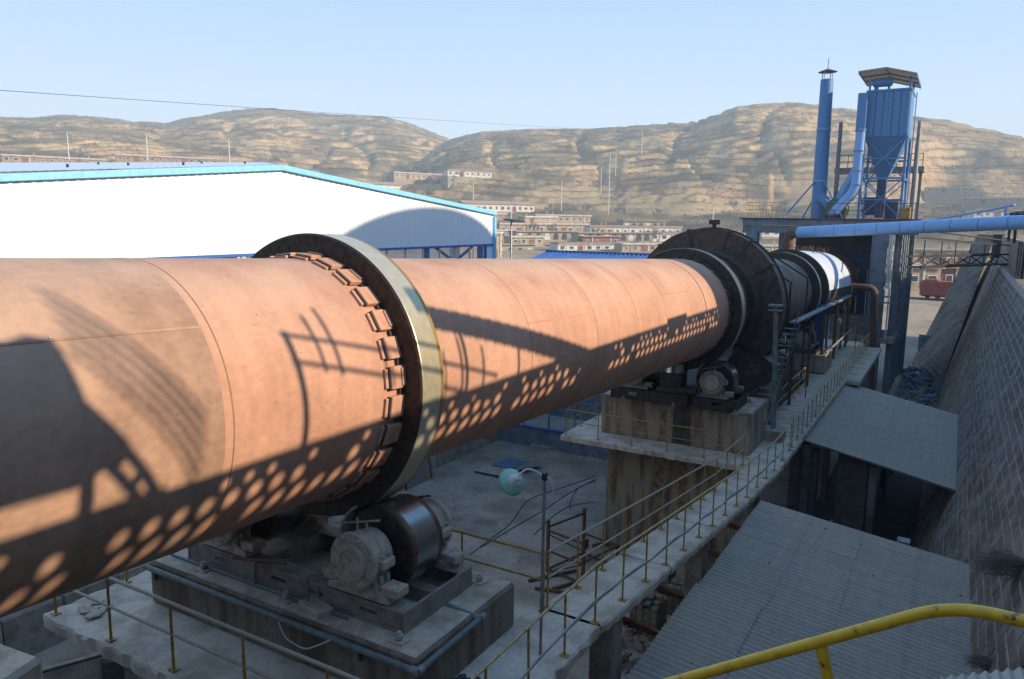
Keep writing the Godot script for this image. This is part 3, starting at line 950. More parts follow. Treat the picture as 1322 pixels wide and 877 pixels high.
func build_gear_guard() -> void:
	var g := thing("gear_guard", "large round dark steel gear guard ring behind the second tyre", "gear guard", kaxis(32.8) - Vector3(0, 3.3, 0))
	var t0 := 32.45
	var t1 := 33.3
	var segs := [[-38.0, 2.0], [2.0, 34.0], [34.0, 57.0], [57.0, 74.0], [74.0, 105.0], [105.0, 130.0], [130.0, 165.0], [165.0, 200.0]]
	for i in segs.size():
		var s: Array = segs[i]
		var b := B.new()
		var n := 16
		for k in n:
			var a := lerpf(s[0] + 0.1, s[1] - 0.1, k / float(n))
			var c := lerpf(s[0] + 0.1, s[1] - 0.1, (k + 1) / float(n))
			b.face(K(t0, a, 2.55), K(t0, c, 2.55), K(t0, c, 3.3), K(t0, a, 3.3), -AX)
			b.face(K(t0, a, 3.3), K(t0, c, 3.3), K(t1, c, 3.3), K(t1, a, 3.3), K(0, a, 1) - kaxis(0))
			b.face(K(t1, a, 2.3), K(t1, c, 2.3), K(t1, c, 3.3), K(t1, a, 3.3), AX)
			b.face(K(t0, a, 2.55), K(t0, c, 2.55), K(t0 - 0.55, c, 2.3), K(t0 - 0.55, a, 2.3), -AX)
			b.face(K(t0 - 0.55, a, 2.3), K(t0 - 0.55, c, 2.3), K(t0 - 0.5, c, 2.15), K(t0 - 0.5, a, 2.15), -AX)
		obj("guard_plate", b, M.guard if i % 2 == 0 else M.guard_b, g)
		b = B.new()
		var up := K(0, s[0], 1) - kaxis(0)
		b.bar(K(t0 - 0.03, s[0], 2.5), K(t0 - 0.03, s[0], 3.36), 0.035, 0.06, up)
		b.bar(K(t0, s[0], 3.33), K(t1, s[0], 3.33), 0.05, 0.07, up)
		b.bar(K(t0 - 0.56, s[0], 2.28), K(t0 - 0.02, s[0], 2.56), 0.035, 0.05, up)
		obj("flange", b, M.dark_steel, g)
	var rim := B.new()
	rim.lathe(kaxis(t0 - 0.6), AX, [[0.0, 2.27], [0.0, 2.33], [0.06, 2.33]], 64, deg_to_rad(-200.0), deg_to_rad(38.0))
	obj("rim_angle", rim, M.dark_steel, g)
	rim = B.new()
	rim.lathe(kaxis(t1 - 0.03), AX, [[0.0, 3.3], [0.0, 3.37], [0.05, 3.37], [0.05, 3.3]], 64, deg_to_rad(-200.0), deg_to_rad(38.0))
	obj("rim_angle", rim, M.dark_steel, g)
	var b2 := B.new()
	b2.cone(K(t0 - 0.012, 90.0, 3.0), K(t0 - 0.02, 90.0, 3.0), 0.12, 0.12, 20)
	obj("sight_hole", b2, M.window_dark, g)
	b2 = B.new()
	b2.cone(K(t0 + 0.3, 87.0, 3.3), K(t0 + 0.3, 87.0, 3.5), 0.09, 0.09, 10)
	b2.cbox(K(t0 + 0.3, 87.0, 3.58), Vector3(0.42, 0.2, 0.3), 0.02)
	obj("breather", b2, M.dark_steel, g)
	# pinion cover low on the walkway side
	var pc := thing("pinion_guard", "rusty angular pinion cover with a small hatch under the gear guard", "gear guard", K(32.8, -38, 4.4))
	b2 = B.new()
	var o := kaxis(t0 - 0.1)
	b2.prism(o, Vector3.RIGHT, Vector3.UP, [Vector2(1.75, -1.7), Vector2(2.3, -1.75), Vector2(3.2, -2.35), Vector2(3.05, -3.0), Vector2(2.1, -3.6), Vector2(1.3, -3.3), Vector2(1.1, -2.4)], AX * 0.9)
	obj("cover", b2, M.guard, pc)
	b2 = B.new()
	b2.cbox(o + Vector3(2.25, -2.6, 0.03), Vector3(0.62, 0.62, 0.06), 0.02)
	obj("hatch", b2, M.rust_pipe, pc)
	b2 = B.new()
	b2.bar(o + Vector3(1.7, -1.7, 0.02), o + Vector3(2.3, -1.76, 0.02), 0.05, 0.06)
	b2.bar(o + Vector3(2.3, -1.76, 0.02), o + Vector3(3.22, -2.36, 0.02), 0.05, 0.06)
	obj("flange", b2, M.dark_steel, pc)
	# gear unit behind
	var gu := thing("gear_unit", "dark gear unit and motor on a steel frame behind the gear guard", "machine", P(-7.3, -8.85, 35.6))
	b2 = B.new()
	b2.cbox(P(-7.9, -6.7, 35.4), Vector3(1.5, 1.4, 2.2), 0.06)
	b2.cone(P(-7.9, -6.2, 33.6), P(-7.9, -6.2, 34.4), 0.25, 0.25, 14)
	obj("gearbox", b2, M.dark_steel, gu)
	b2 = B.new()
	b2.cbox(P(-8.2, -8.1, 35.6), Vector3(2.6, 1.5, 3.2), 0.04)
	obj("base", b2, M.wall_stained, gu)

# ------------------------------------------------------------------ kiln tail, building, tower
func build_tail() -> void:
	# pier three, small in view
	var p3 := thing("kiln_pier", "low dark concrete pier under the third kiln tyre", "concrete pier", P(-9.375, -14, 48.8))
	var b := B.new()
	b.cbox(P(-9.3, -8.25, 48.8), Vector3(6.0, 1.1, 2.85), 0.03)
	obj("plinth", b, M.wall_stained, p3)
	b = B.new()
	b.cbox(P(-9.3, -11.4, 48.8), Vector3(5.8, 5.2, 2.6), 0.03)
	obj("column", b, M.wall_stained, p3)
	# cooling hood with white cladding
	var h := thing("white_hood", "half-round hood clad in white sheet over the kiln's far end", "hood", kaxis(56))
	for q in [[50.6, 54.2], [54.24, 58.2], [58.24, 62.0]]:
		b = B.new()
		b.lathe(kaxis(q[0]), AX, [[0.0, 2.5], [0.0, 2.56], [q[1] - q[0], 2.56], [q[1] - q[0], 2.5]], 40, deg_to_rad(-178.0), deg_to_rad(-3.0))
		obj("white_cladding", b, M.wrap, h)
	b = B.new()
	b.lathe(kaxis(50.6), AX, [[0.0, 2.05], [0.0, 2.5], [11.4, 2.5], [11.4, 2.05]], 40, deg_to_rad(-180.0), deg_to_rad(24.0))
	obj("lower_lining", b, M.dark_steel, h)
	for t in [49.9, 50.35]:
		b = B.new()
		b.lathe(kaxis(t), AX, [[0.0, 2.3], [0.0, 2.62], [0.12, 2.62], [0.12, 2.3]], 64)
		obj("seal_ring", b, M.dark_steel, h)
	for q in [[62.6, 2.5], [63.5, 2.48], [69.0, 2.42]]:
		b = B.new()
		b.lathe(kaxis(q[0]), AX, [[0.0, 2.0], [0.0, q[1]], [0.18, q[1]], [0.18, 2.0]], 64)
		obj("rust_ring", b, M.rust_pipe, h)
	for t in [51.0, 54.4, 58.0, 61.6]:
		b = B.new()
		b.bar(K(t, -8, 2.62), Vector3(K(t, -8, 2.62).x, -8.9 + EYE, K(t, 0, 0).z), 0.14, 0.14)
		obj("support_post", b, M.rust_pipe if t > 53 else M.blue_dark, h)
	b = B.new()
	b.cbox(P(-7.15, -6.6, 50.0), Vector3(0.5, 3.4, 0.9), 0.02)
	obj("blue_cabinet", b, M.blue_dark, h)
	# pipe portals over the kiln
	for q in [[37.4, 0], [42.2, 1]]:
		var z: float = q[0]
		single("kiln_portal", pipe([P(-10.9, -1.4, z - 0.4), P(-9.0, -1.5, z), P(-6.95, -2.85 - q[1] * 0.1, z + 1.2), P(-6.95, -8.85, z + 1.2)], 0.055, 6), M.dark_steel, ["thin dark pipe frame arching over the kiln just behind the gear guard", "thin dark pipe frame arching over the kiln before the third tyre"][q[1]], "pipe frame")
	# stair and gallery beside the kiln
	var st := thing("steel_stair", "dark steel stair climbing along the kiln behind the second pier", "stairs", P(-6.8, -8.85, 29.5))
	for s in [-0.45, 0.45]:
		b = B.new()
		b.bar(P(-6.75 + s, -8.8, 33.0 - 1.2), P(-6.75 + s, -4.75, 38.0), 0.04, 0.26)
		obj("stringer", b, M.dark_steel, st)
	for i in 17:
		var t := i / 17.0
		b = B.new()
		b.box(P(-6.75, lerpf(-8.6, -4.75, t), lerpf(32.0, 38.0, t)), Vector3(0.86, 0.03, 0.26))
		obj("tread", b, M.frame, st)
	b = B.new()
	b.tube([P(-6.28, -7.7, 31.9), P(-6.28, -3.75, 38.0)], 0.03, 6)
	obj("handrail", b, M.dark_steel, st)
	var gl := thing("gallery", "narrow steel gallery with a pale rail along the far part of the kiln", "gallery", P(-6.6, -8.85, 38.2))
	b = B.new()
	b.cbar(P(-6.6, -4.72, 37.9), P(-6.6, -5.12, 59.5), 0.34, 0.09, 0.01)
	obj("rail_beam", b, M.grey_steel, gl)
	b = B.new()
	b.tube([P(-6.3, -7.55, 47.5), P(-6.3, -7.55, 59.5)], 0.06, 6)
	obj("lower_rail", b, M.grey_steel, gl)
	for z in [38.4, 43.4, 48.0, 53.5, 59.2]:
		b = B.new()
		b.ibeam(P(-6.62, -8.85, z), P(-6.62, -4.8, z), 0.14, 0.16, 0.02, Vector3.BACK)
		obj("post", b, M.rust_pipe, gl)
	for q in [["lamp_shade_post", 40.5, -6.2, "cone lamp on a short post by the dark pit"], ["lamp_shade_post", 56.0, -5.6, "cone lamp on a post near the blue building"]]:
		var lp := thing("wall_lamp", q[3], "lamp", P(q[2], -8.85, q[1]))
		b = B.new()
		b.tube(round_path([P(q[2], -8.85, q[1]), P(q[2], -6.4, q[1]), P(q[2] - 1.0, -6.45, q[1] - 0.2)], 0.15), 0.03, 6)
		obj("pole", b, M.rust_pipe, lp)
		b = B.new()
		b.cone(P(q[2] - 1.0, -6.4, q[1] - 0.2), P(q[2] - 1.15, -6.62, q[1] - 0.3), 0.06, 0.28, 16, false)
		obj("lamp_shade", b, M.shade_green if q[1] > 50 else M.white, lp)
	# rusty pipe leaving the hood and going down
	var rp := thing("rust_pipe", "thick rusty pipe leaving the hood and bending down to the ground", "pipe", P(-5.2, -14, 64))
	obj("pipe_run", pipe(round_path([P(-8.6, -4.8, 64.0), P(-5.36, -4.83, 64.0), P(-5.05, -14.0, 64.0)], 0.6, 8), 0.27, 14), M.rust_pipe, rp)
	# blue pipe over to the terrace
	var bp := thing("blue_pipe", "long pale blue pipe crossing above the wall from a rusty elbow", "pipe", P(-11.5, -4, 63.2))
	var a := P(-11.0, -0.72, 63.1)
	var c := P(7.0, 0.46, 52.6)
	for i in 12:
		b = B.new()
		b.tube([a.lerp(c, i / 12.0), a.lerp(c, (i + 1) / 12.0 - 0.002)], 0.43, 24)
		obj("pipe_section", b, M.blue_pipe, bp)
		b = B.new()
		b.tube([a.lerp(c, i / 12.0) - Vector3(0.02, 0, 0), a.lerp(c, i / 12.0) + Vector3(0.01, 0, 0)], 0.435, 24)
		obj("joint_band", b, M.blue_pipe, bp)
	b = B.new()
	b.tube(round_path([P(-10.95, -0.72, 63.1), P(-11.9, -0.75, 63.6), P(-11.9, -3.2, 63.6)], 0.75, 8), 0.42, 20)
	obj("elbow", b, M.rust_pipe, bp)
	b = B.new()
	b.cone(P(-11.9, -1.75, 63.6), P(-11.9, -1.65, 63.6), 0.52, 0.52, 20)
	obj("flange", b, M.rust, bp)
	# small dry plants on the hood
	var rng := rng_of(7)
	var dry := B.new()
	for i in 60:
		var t := rng.randf_range(55.0, 62.5)
		var q := K(t, rng.randf_range(70, 110), 2.56)
		dry.tube([q, q + Vector3(rng.randf_range(-0.25, 0.25), rng.randf_range(0.1, 0.5), rng.randf_range(-0.25, 0.25))], 0.02, 3, false)
	struct("dry_weeds", dry, M.rust_pipe, "stuff")

func build_tail_building() -> void:
	var r := thing("tail_building", "grey concrete frame building with a deep blue wall where the kiln ends", "building", P(-9.5, -14, 70))
	var cols := [[-15.3, 66.4, 0.95], [-13.55, 72.0, 0.7], [-5.45, 66.4, 1.15], [-15.3, 80.0, 0.95], [-4.2, 80.0, 1.0]]
	for q in cols:
		var b := B.new()
		b.cbox(P(q[0], -7.4, q[1]), Vector3(q[2], 13.2, 0.9), 0.03)
		obj("column", b, M.grey_paint, r)
	var b := B.new()
	b.cbox(P(-9.45, -0.52, 66.4), Vector3(13.3, 0.62, 0.86), 0.03)
	obj("roof_beam", b, M.grey_paint, r)
	b = B.new()
	b.cbox(P(-9.5, 0.06, 73.6), Vector3(13.2, 0.5, 15.6), 0.03)
	obj("roof_slab", b, M.grey_paint, r)
	b = B.new()
	b.cbox(P(-9.5, 0.34, 73.6), Vector3(13.6, 0.12, 15.9), 0.02)
	obj("roof_edge", b, M.maroon, r)
	b = B.new()
	b.box(P(-8.9, -2.2, 71.0), Vector3(7.4, 3.2, 0.12))
	obj("blue_wall", b, M.soil_dark, r)
	for i in 9:
		b = B.new()
		b.box(P(-12.2 + 0.75 * i, -5.6, 70.6), Vector3(0.735, 6.2, 0.06))
		obj("blue_panel", b, M.blue_dark, r)
	b = B.new()
	b.box(P(-6.1, -3.5, 68.8), Vector3(0.06, 5.8, 4.2))
	obj("side_panel", b, M.blue_dark, r)
	b = B.new()
	b.cbox(P(-9.4, -9.1, 68.5), Vector3(11.0, 0.5, 5.0), 0.03)
	obj("floor_slab", b, M.concrete, r)
	b = B.new()
	b.cbox(P(-9.3, -8.2, 68.6), Vector3(6.6, 1.4, 1.2), 0.05)
	obj("plinth", b, M.concrete, r)
	# long right flank with pilasters and a pale downpipe
	b = B.new()
	b.box(P(-4.35, -6.9, 73.5), Vector3(0.25, 13.6, 13.0))
	obj("flank_wall", b, M.grey_paint, r)
	for z in [67.6, 70.4, 73.2, 76.0]:
		b = B.new()
		b.cbox(P(-4.12, -6.9, z), Vector3(0.3, 13.6, 0.8), 0.03)
		obj("pilaster", b, M.grey_paint, r)
	b = B.new()
	b.tube([P(-4.75, -0.3, 65.85), P(-4.72, -4.6, 65.85)], 0.1, 8)
	b.tube([P(-4.52, -0.3, 65.85), P(-4.5, -9.0, 65.85)], 0.06, 8)
	obj("downpipe", b, M.white, r)
	b = B.new()
	b.cbox(P(-4.55, -6.1, 66.0), Vector3(0.7, 0.1, 0.5), 0.01)
	obj("ledge", b, M.grey_paint, r)
	# low parts between the walkway and the ground
	for q in [[-7.6, 60.4, 0.4], [-6.6, 61.5, 0.3], [-5.9, 62.0, 0.25]]:
		b = B.new()
		b.cbox(P(q[0], -11.6, q[1]), Vector3(q[2], 4.8, q[2]), 0.02)
		obj("lower_column", b, M.grey_paint, r)
	# roof railing
	railing("roof_railing", "thin yellowish railing on the front edge of the building roof", [P(-15.9, 0.4, 80.5), P(-15.9, 0.4, 66.0), P(-12.6, 0.4, 66.0)], 1.25, 1.1, true, M.yellow_pale, M.yellow_pale, 0.03)
	railing("roof_railing", "thin railing on the building roof under the dust tower", [P(-10.6, 0.4, 66.4), P(-3.2, 0.4, 66.4)], 1.2, 1.2, true, M.rust_pipe, M.rust_pipe, 0.028)

func build_tower() -> void:
	var z0 := 74.0
	var z1 := 78.4
	var xl := -8.05
	var xr := -4.75
	var r := thing("dust_tower", "blue dust collector tower with hopper, legs and a roof canopy on top", "dust collector", P(-6.4, 0.4, 76))
	# box in ribbed panels
	for i in 5:
		var b := B.new()
		var x0 := lerpf(xl, xr, i / 5.0)
		var x1 := lerpf(xl, xr, (i + 1) / 5.0)
		b.cbox(P((x0 + x1) / 2, 9.35, z0), Vector3(x1 - x0 - 0.03, 3.6, 0.12), 0.02)
		obj("front_panel", b, M.blue_sheet, r)
	for i in 5:
		var b := B.new()
		var a := lerpf(z0 + 0.1, z1, i / 5.0)
		var c := lerpf(z0 + 0.1, z1, (i + 1) / 5.0)
		b.cbox(P(xr, 9.35, (a + c) / 2), Vector3(0.12, 3.6, c - a - 0.03), 0.02)
		obj("side_panel", b, M.blue_sheet, r)
	var b := B.new()
	b.box(P((xl + xr) / 2, 9.35, (z0 + z1) / 2), Vector3(xr - xl - 0.1, 3.58, z1 - z0 - 0.1))
	obj("core_box", b, M.blue_sheet, r)
	b = B.new()
	b.cbox(P((xl + xr) / 2, 11.25, (z0 + z1) / 2), Vector3(xr - xl + 0.25, 0.2, z1 - z0 + 0.25), 0.02)
	b.cbox(P((xl + xr) / 2, 7.5, (z0 + z1) / 2), Vector3(xr - xl + 0.12, 0.14, z1 - z0 + 0.12), 0.02)
	obj("collar", b, M.blue, r)
	# hopper
	b = B.new()
	var tp := [P(xl, 7.45, z0), P(xr, 7.45, z0), P(xr, 7.45, z1), P(xl, 7.45, z1)]
	var cx := -6.55
	var bt := [P(cx - 0.42, 4.0, 75.9), P(cx + 0.42, 4.0, 75.9), P(cx + 0.42, 4.0, 76.7), P(cx - 0.42, 4.0, 76.7)]
	for i in 4:
		b.face(tp[i], tp[(i + 1) % 4], bt[(i + 1) % 4], bt[i], (tp[i] + tp[(i + 1) % 4]) * 0.5 - P((xl + xr) / 2, 9.0, 76.2))
	obj("hopper", b, M.blue_sheet, r)
	b = B.new()
	b.cbox(P(cx, 2.3, 76.2), Vector3(0.75, 3.5, 0.75), 0.03)
	obj("chute", b, M.blue_dark, r)
	for x in [xl, xr]:
		for z in [z0, z1]:
			b = B.new()
			b.cbar(P(x, 0.4, z), P(x, 7.5, z), 0.22, 0.22, 0.02)
			obj("leg", b, M.blue, r)
	# braces
	for z in [z0, z1]:
		for q in [[0.5, 3.9], [3.9, 7.4]]:
			b = bars([[P(xl, q[0], z), P(xr, q[1], z)]], 0.09, 0.09)
			obj("brace", b, M.blue, r)
			b = bars([[P(xr, q[0], z + 0.1), P(xl, q[1], z + 0.1)]], 0.09, 0.09)
			obj("brace", b, M.blue, r)
		obj("cross_beam", bars([[P(xl, 3.9, z - 0.12), P(xr, 3.9, z - 0.12)]], 0.14, 0.16), M.blue, r)
	for x in [xl, xr]:
		obj("brace", bars([[P(x + 0.08, 0.5, z0), P(x + 0.08, 3.9, z1)]], 0.09, 0.09), M.blue, r)
		obj("brace", bars([[P(x - 0.08, 0.5, z1), P(x - 0.08, 3.9, z0)]], 0.09, 0.09), M.blue, r)
		obj("cross_beam", bars([[P(x, 3.9, z0 - 0.1), P(x, 3.9, z1)]], 0.14, 0.16), M.blue, r)
	# caged ladder and a lower ring of steel on the lit side
	for z in [75.6, 76.1]:
		obj("ladder_rail", bars([[P(xr + 0.35, 0.4, z), P(xr + 0.35, 11.2, z)]], 0.06, 0.06), M.blue_pipe, r)
	for i in 26:
		obj("ladder_rung", bars([[P(xr + 0.35, 0.7 + i * 0.4, 75.6), P(xr + 0.35, 0.7 + i * 0.4, 76.1)]], 0.04, 0.04), M.blue_pipe, r)
	for y in [2.1, 5.6]:
		for z in [z0 + 0.16, z1 - 0.16]:
			obj("cross_beam", bars([[P(xl, y, z), P(xr, y, z)]], 0.1, 0.12), M.blue, r)
	for q in [[-7.3, 2.0, 0.3], [-5.7, 1.6, 0.25]]:
		b = B.new()
		b.cbox(P(q[0], q[1] - 0.4, 77.4), Vector3(1.1, 1.6, 1.0), 0.05)
		obj("screw_housing", b, M.blue_dark, r)
	for i in 7:
		b = B.new()
		b.bar(P(xl + 0.3 + i * 0.45, 7.55, z0 - 0.08), P(xl + 0.3 + i * 0.45, 11.1, z0 - 0.08), 0.05, 0.05)
		obj("rib", b, M.blue, r)
	# canopy
	var cn := thing("tower_canopy", "weathered sheet roof canopy on blue posts on the dust tower", "canopy", P(-6.4, 11.35, 76.2))
	for x in [xl + 0.1, xr - 0.1]:
		for z in [z0 + 0.1, z1 - 0.1]:
			obj("post", bars([[P(x, 11.3, z), P(x, 12.3, z)]], 0.16, 0.16), M.blue, cn)
	var e := [[-8.85, 12.82], [-6.7, 12.98], [-4.35, 12.32]]
	for i in 2:
		b = B.new()
		b.waves(P(e[i][0], e[i][1], 73.0), P(e[i + 1][0], e[i + 1][1], 73.0) - P(e[i][0], e[i][1], 73.0), P(0, 0, 80.2) - P(0, 0, 73.0), Vector3.UP, 0.25, 0.03, 6)
		obj("roof_sheet", b, M.canopy, cn)
		for z in [73.2, 75.5, 77.8, 80.0]:
			obj("rafter", bars([[P(e[i][0], e[i][1] - 0.12, z), P(e[i + 1][0], e[i + 1][1] - 0.12, z)]], 0.08, 0.12), M.grey_steel, cn)
	for q in [[-8.8, 12.7], [-6.7, 12.86], [-4.4, 12.2]]:
		obj("purlin", bars([[P(q[0], q[1], 73.0), P(q[0], q[1], 80.2)]], 0.08, 0.12), M.blue, cn)
	var tk := thing("air_tank", "small blue air tank lying on top of the dust tower", "tank", P(-7.0, 11.4, 74.6))
	b = B.new()
	b.lathe(P(-7.7, 12.0, 74.4), Vector3.RIGHT, [[-0.12, 0.0], [-0.08, 0.25], [0.05, 0.38], [1.35, 0.38], [1.48, 0.25], [1.52, 0.0]], 20, 0, TAU, Vector3.UP, true)
	obj("shell", b, M.blue, tk)
	b = bars([[P(-7.4, 11.35, 74.4), P(-7.4, 11.7, 74.4)], [P(-6.5, 11.35, 74.4), P(-6.5, 11.7, 74.4)]], 0.12, 0.2)
	obj("stand", b, M.blue, tk)
	# inlet box and ducts
	var du := thing("inlet_duct", "pale blue round duct coming down from the tower box and turning to the fan", "duct", P(-8.4, 1.0, 73.6))
	b = B.new()
	b.cbox(P(-8.35, 9.55, 73.55), Vector3(0.75, 3.0, 0.9), 0.03)
	obj("inlet_box", b, M.blue_sheet, du)
	obj("duct_run", pipe(round_path([P(-8.3, 8.1, 73.5), P(-8.35, 2.9, 73.4), P(-9.5, 1.5, 73.2), P(-9.9, 1.0, 73.1)], 0.8, 8), 0.42, 18), M.blue_pipe, du)
	for y in [7.9, 6.2, 4.5, 3.3]:
		b = B.new()
		b.lathe(P(-8.33, y, 73.45), Vector3.UP, [[0.0, 0.42], [0.0, 0.49], [0.07, 0.49], [0.07, 0.42]], 20)
		obj("flange", b, M.blue, du)
	var d2 := thing("branch_duct", "second blue duct sloping from the tower down to the deck", "duct", P(-10.3, 0.6, 75.8))
	obj("duct_run", pipe(round_path([P(-8.6, 7.2, 76.4), P(-8.7, 5.0, 76.4), P(-9.9, 2.6, 76.2), P(-10.2, 0.9, 76.0)], 0.7, 6), 0.36, 16), M.blue_pipe, d2)
	var fn := thing("fan", "green fan housing on the deck beside the blue stack", "fan", P(-10.0, 0.4, 74.5))
	b = B.new()
	b.lathe(P(-10.0, 1.25, 74.0), Vector3(0.3, 0, -1), [[0.0, 0.0], [0.0, 0.95], [0.75, 0.95], [0.75, 0.0]], 28)
	obj("volute", b, mat(lin(0.04, 0.17, 0.10), 0.6), fn)
	b = B.new()
	b.cbox(P(-10.0, 0.55, 74.3), Vector3(1.5, 0.35, 1.4), 0.03)
	obj("base", b, M.dark_steel, fn)
	obj("outlet", bars([[P(-10.6, 1.6, 74.6), P(-11.6, 2.6, 75.3)]], 0.6, 0.6), M.blue, fn)
	var sk := thing("blue_stack", "tall blue steel stack with a small conical cap", "chimney", P(-11.72, 0.4, 76))
	b = B.new()
	b.cone(P(-11.70, 0.4, 76), P(-11.76, 12.85, 76), 0.66, 0.55, 28, false)
	obj("shaft", b, M.blue, sk)
	b = B.new()
	b.cone(P(-11.76, 13.5, 76), P(-11.76, 13.8, 76), 0.82, 0.05, 24)
	obj("cap", b, M.dark_steel, sk)
	for i in 4:
		var q := Vector3(cos(i * TAU / 4 + 0.4), 0, sin(i * TAU / 4 + 0.4)) * 0.5
		obj("cap_stay", bars([[P(-11.76, 12.85, 76) + q, P(-11.76, 13.52, 76) + q]], 0.07, 0.07), M.white, sk)
	obj("finial", pipe([P(-11.76, 13.7, 76), P(-11.74, 14.7, 76)], 0.03, 6), M.rust, sk)
	for y in [3.8, 8.4]:
		b = B.new()
		b.lathe(P(-11.74, y, 76), Vector3.UP, [[0.0, 0.6], [0.0, 0.66], [0.1, 0.66], [0.1, 0.6]], 28)
		obj("band", b, M.blue_pipe, sk)
	for q in [[P(-11.72, 4.4, 76), P(-14.2, 0.45, 73)], [P(-11.72, 4.4, 76), P(-9.2, 0.45, 73)], [P(-11.72, 3.2, 76), P(-13.4, 0.45, 78)]]:
		obj("stay", pipe(q, 0.07, 6), M.blue, sk)
	# upper platform behind with a red rail
	var pf := thing("upper_platform", "grey platform with a red rail standing behind the dust tower", "platform", P(-7.3, 0.4, 81))
	b = B.new()
	b.cbox(P(-7.3, 5.0, 81), Vector3(7.6, 0.5, 2.4), 0.02)
	obj("deck", b, M.grey_steel, pf)
	for x in [-10.9, -3.8]:
		obj("leg", bars([[P(x, 0.3, 81), P(x, 4.8, 81)]], 0.25, 0.25), M.grey_steel, pf)
	for y in [5.8, 6.4]:
		obj("rail", bars([[P(-11.0, y, 79.9), P(-3.6, y, 79.9)]], 0.06, 0.06), M.rust, pf)
	for i in 8:
		obj("rail_post", bars([[P(-11.0 + i * 1.05, 5.2, 79.9), P(-11.0 + i * 1.05, 6.4, 79.9)]], 0.06, 0.06), M.rust, pf)
	for q in [[-10.38, 9.1, 76.5, "slim grey steel pole between the stack and the tower"], [-3.95, 8.75, 75.5, "slim grey steel pole at the tower's lit side"], [-4.3, 7.4, 81.0, "shorter grey pole standing behind the tower's lit side"]]:
		var b3 := B.new()
		b3.cone(P(q[0], 0.3, q[2]), P(q[0], q[1], q[2]), 0.2, 0.16, 10)
		single("steel_pole", b3, M.grey_steel, q[3], "pole")
	var yb := B.new()
	yb.cbox(P(-4.3, 0.95, 73.4), Vector3(0.75, 1.0, 0.6), 0.05)
	single("yellow_cabinet", yb, M.yellow, "ochre sheet cabinet at the foot of the dust tower", "cabinet")

# ------------------------------------------------------------------ retaining wall and what stands by it
func wall_x(y: float) -> float:
	return 0.7 + 0.34 * (y + 10.3)

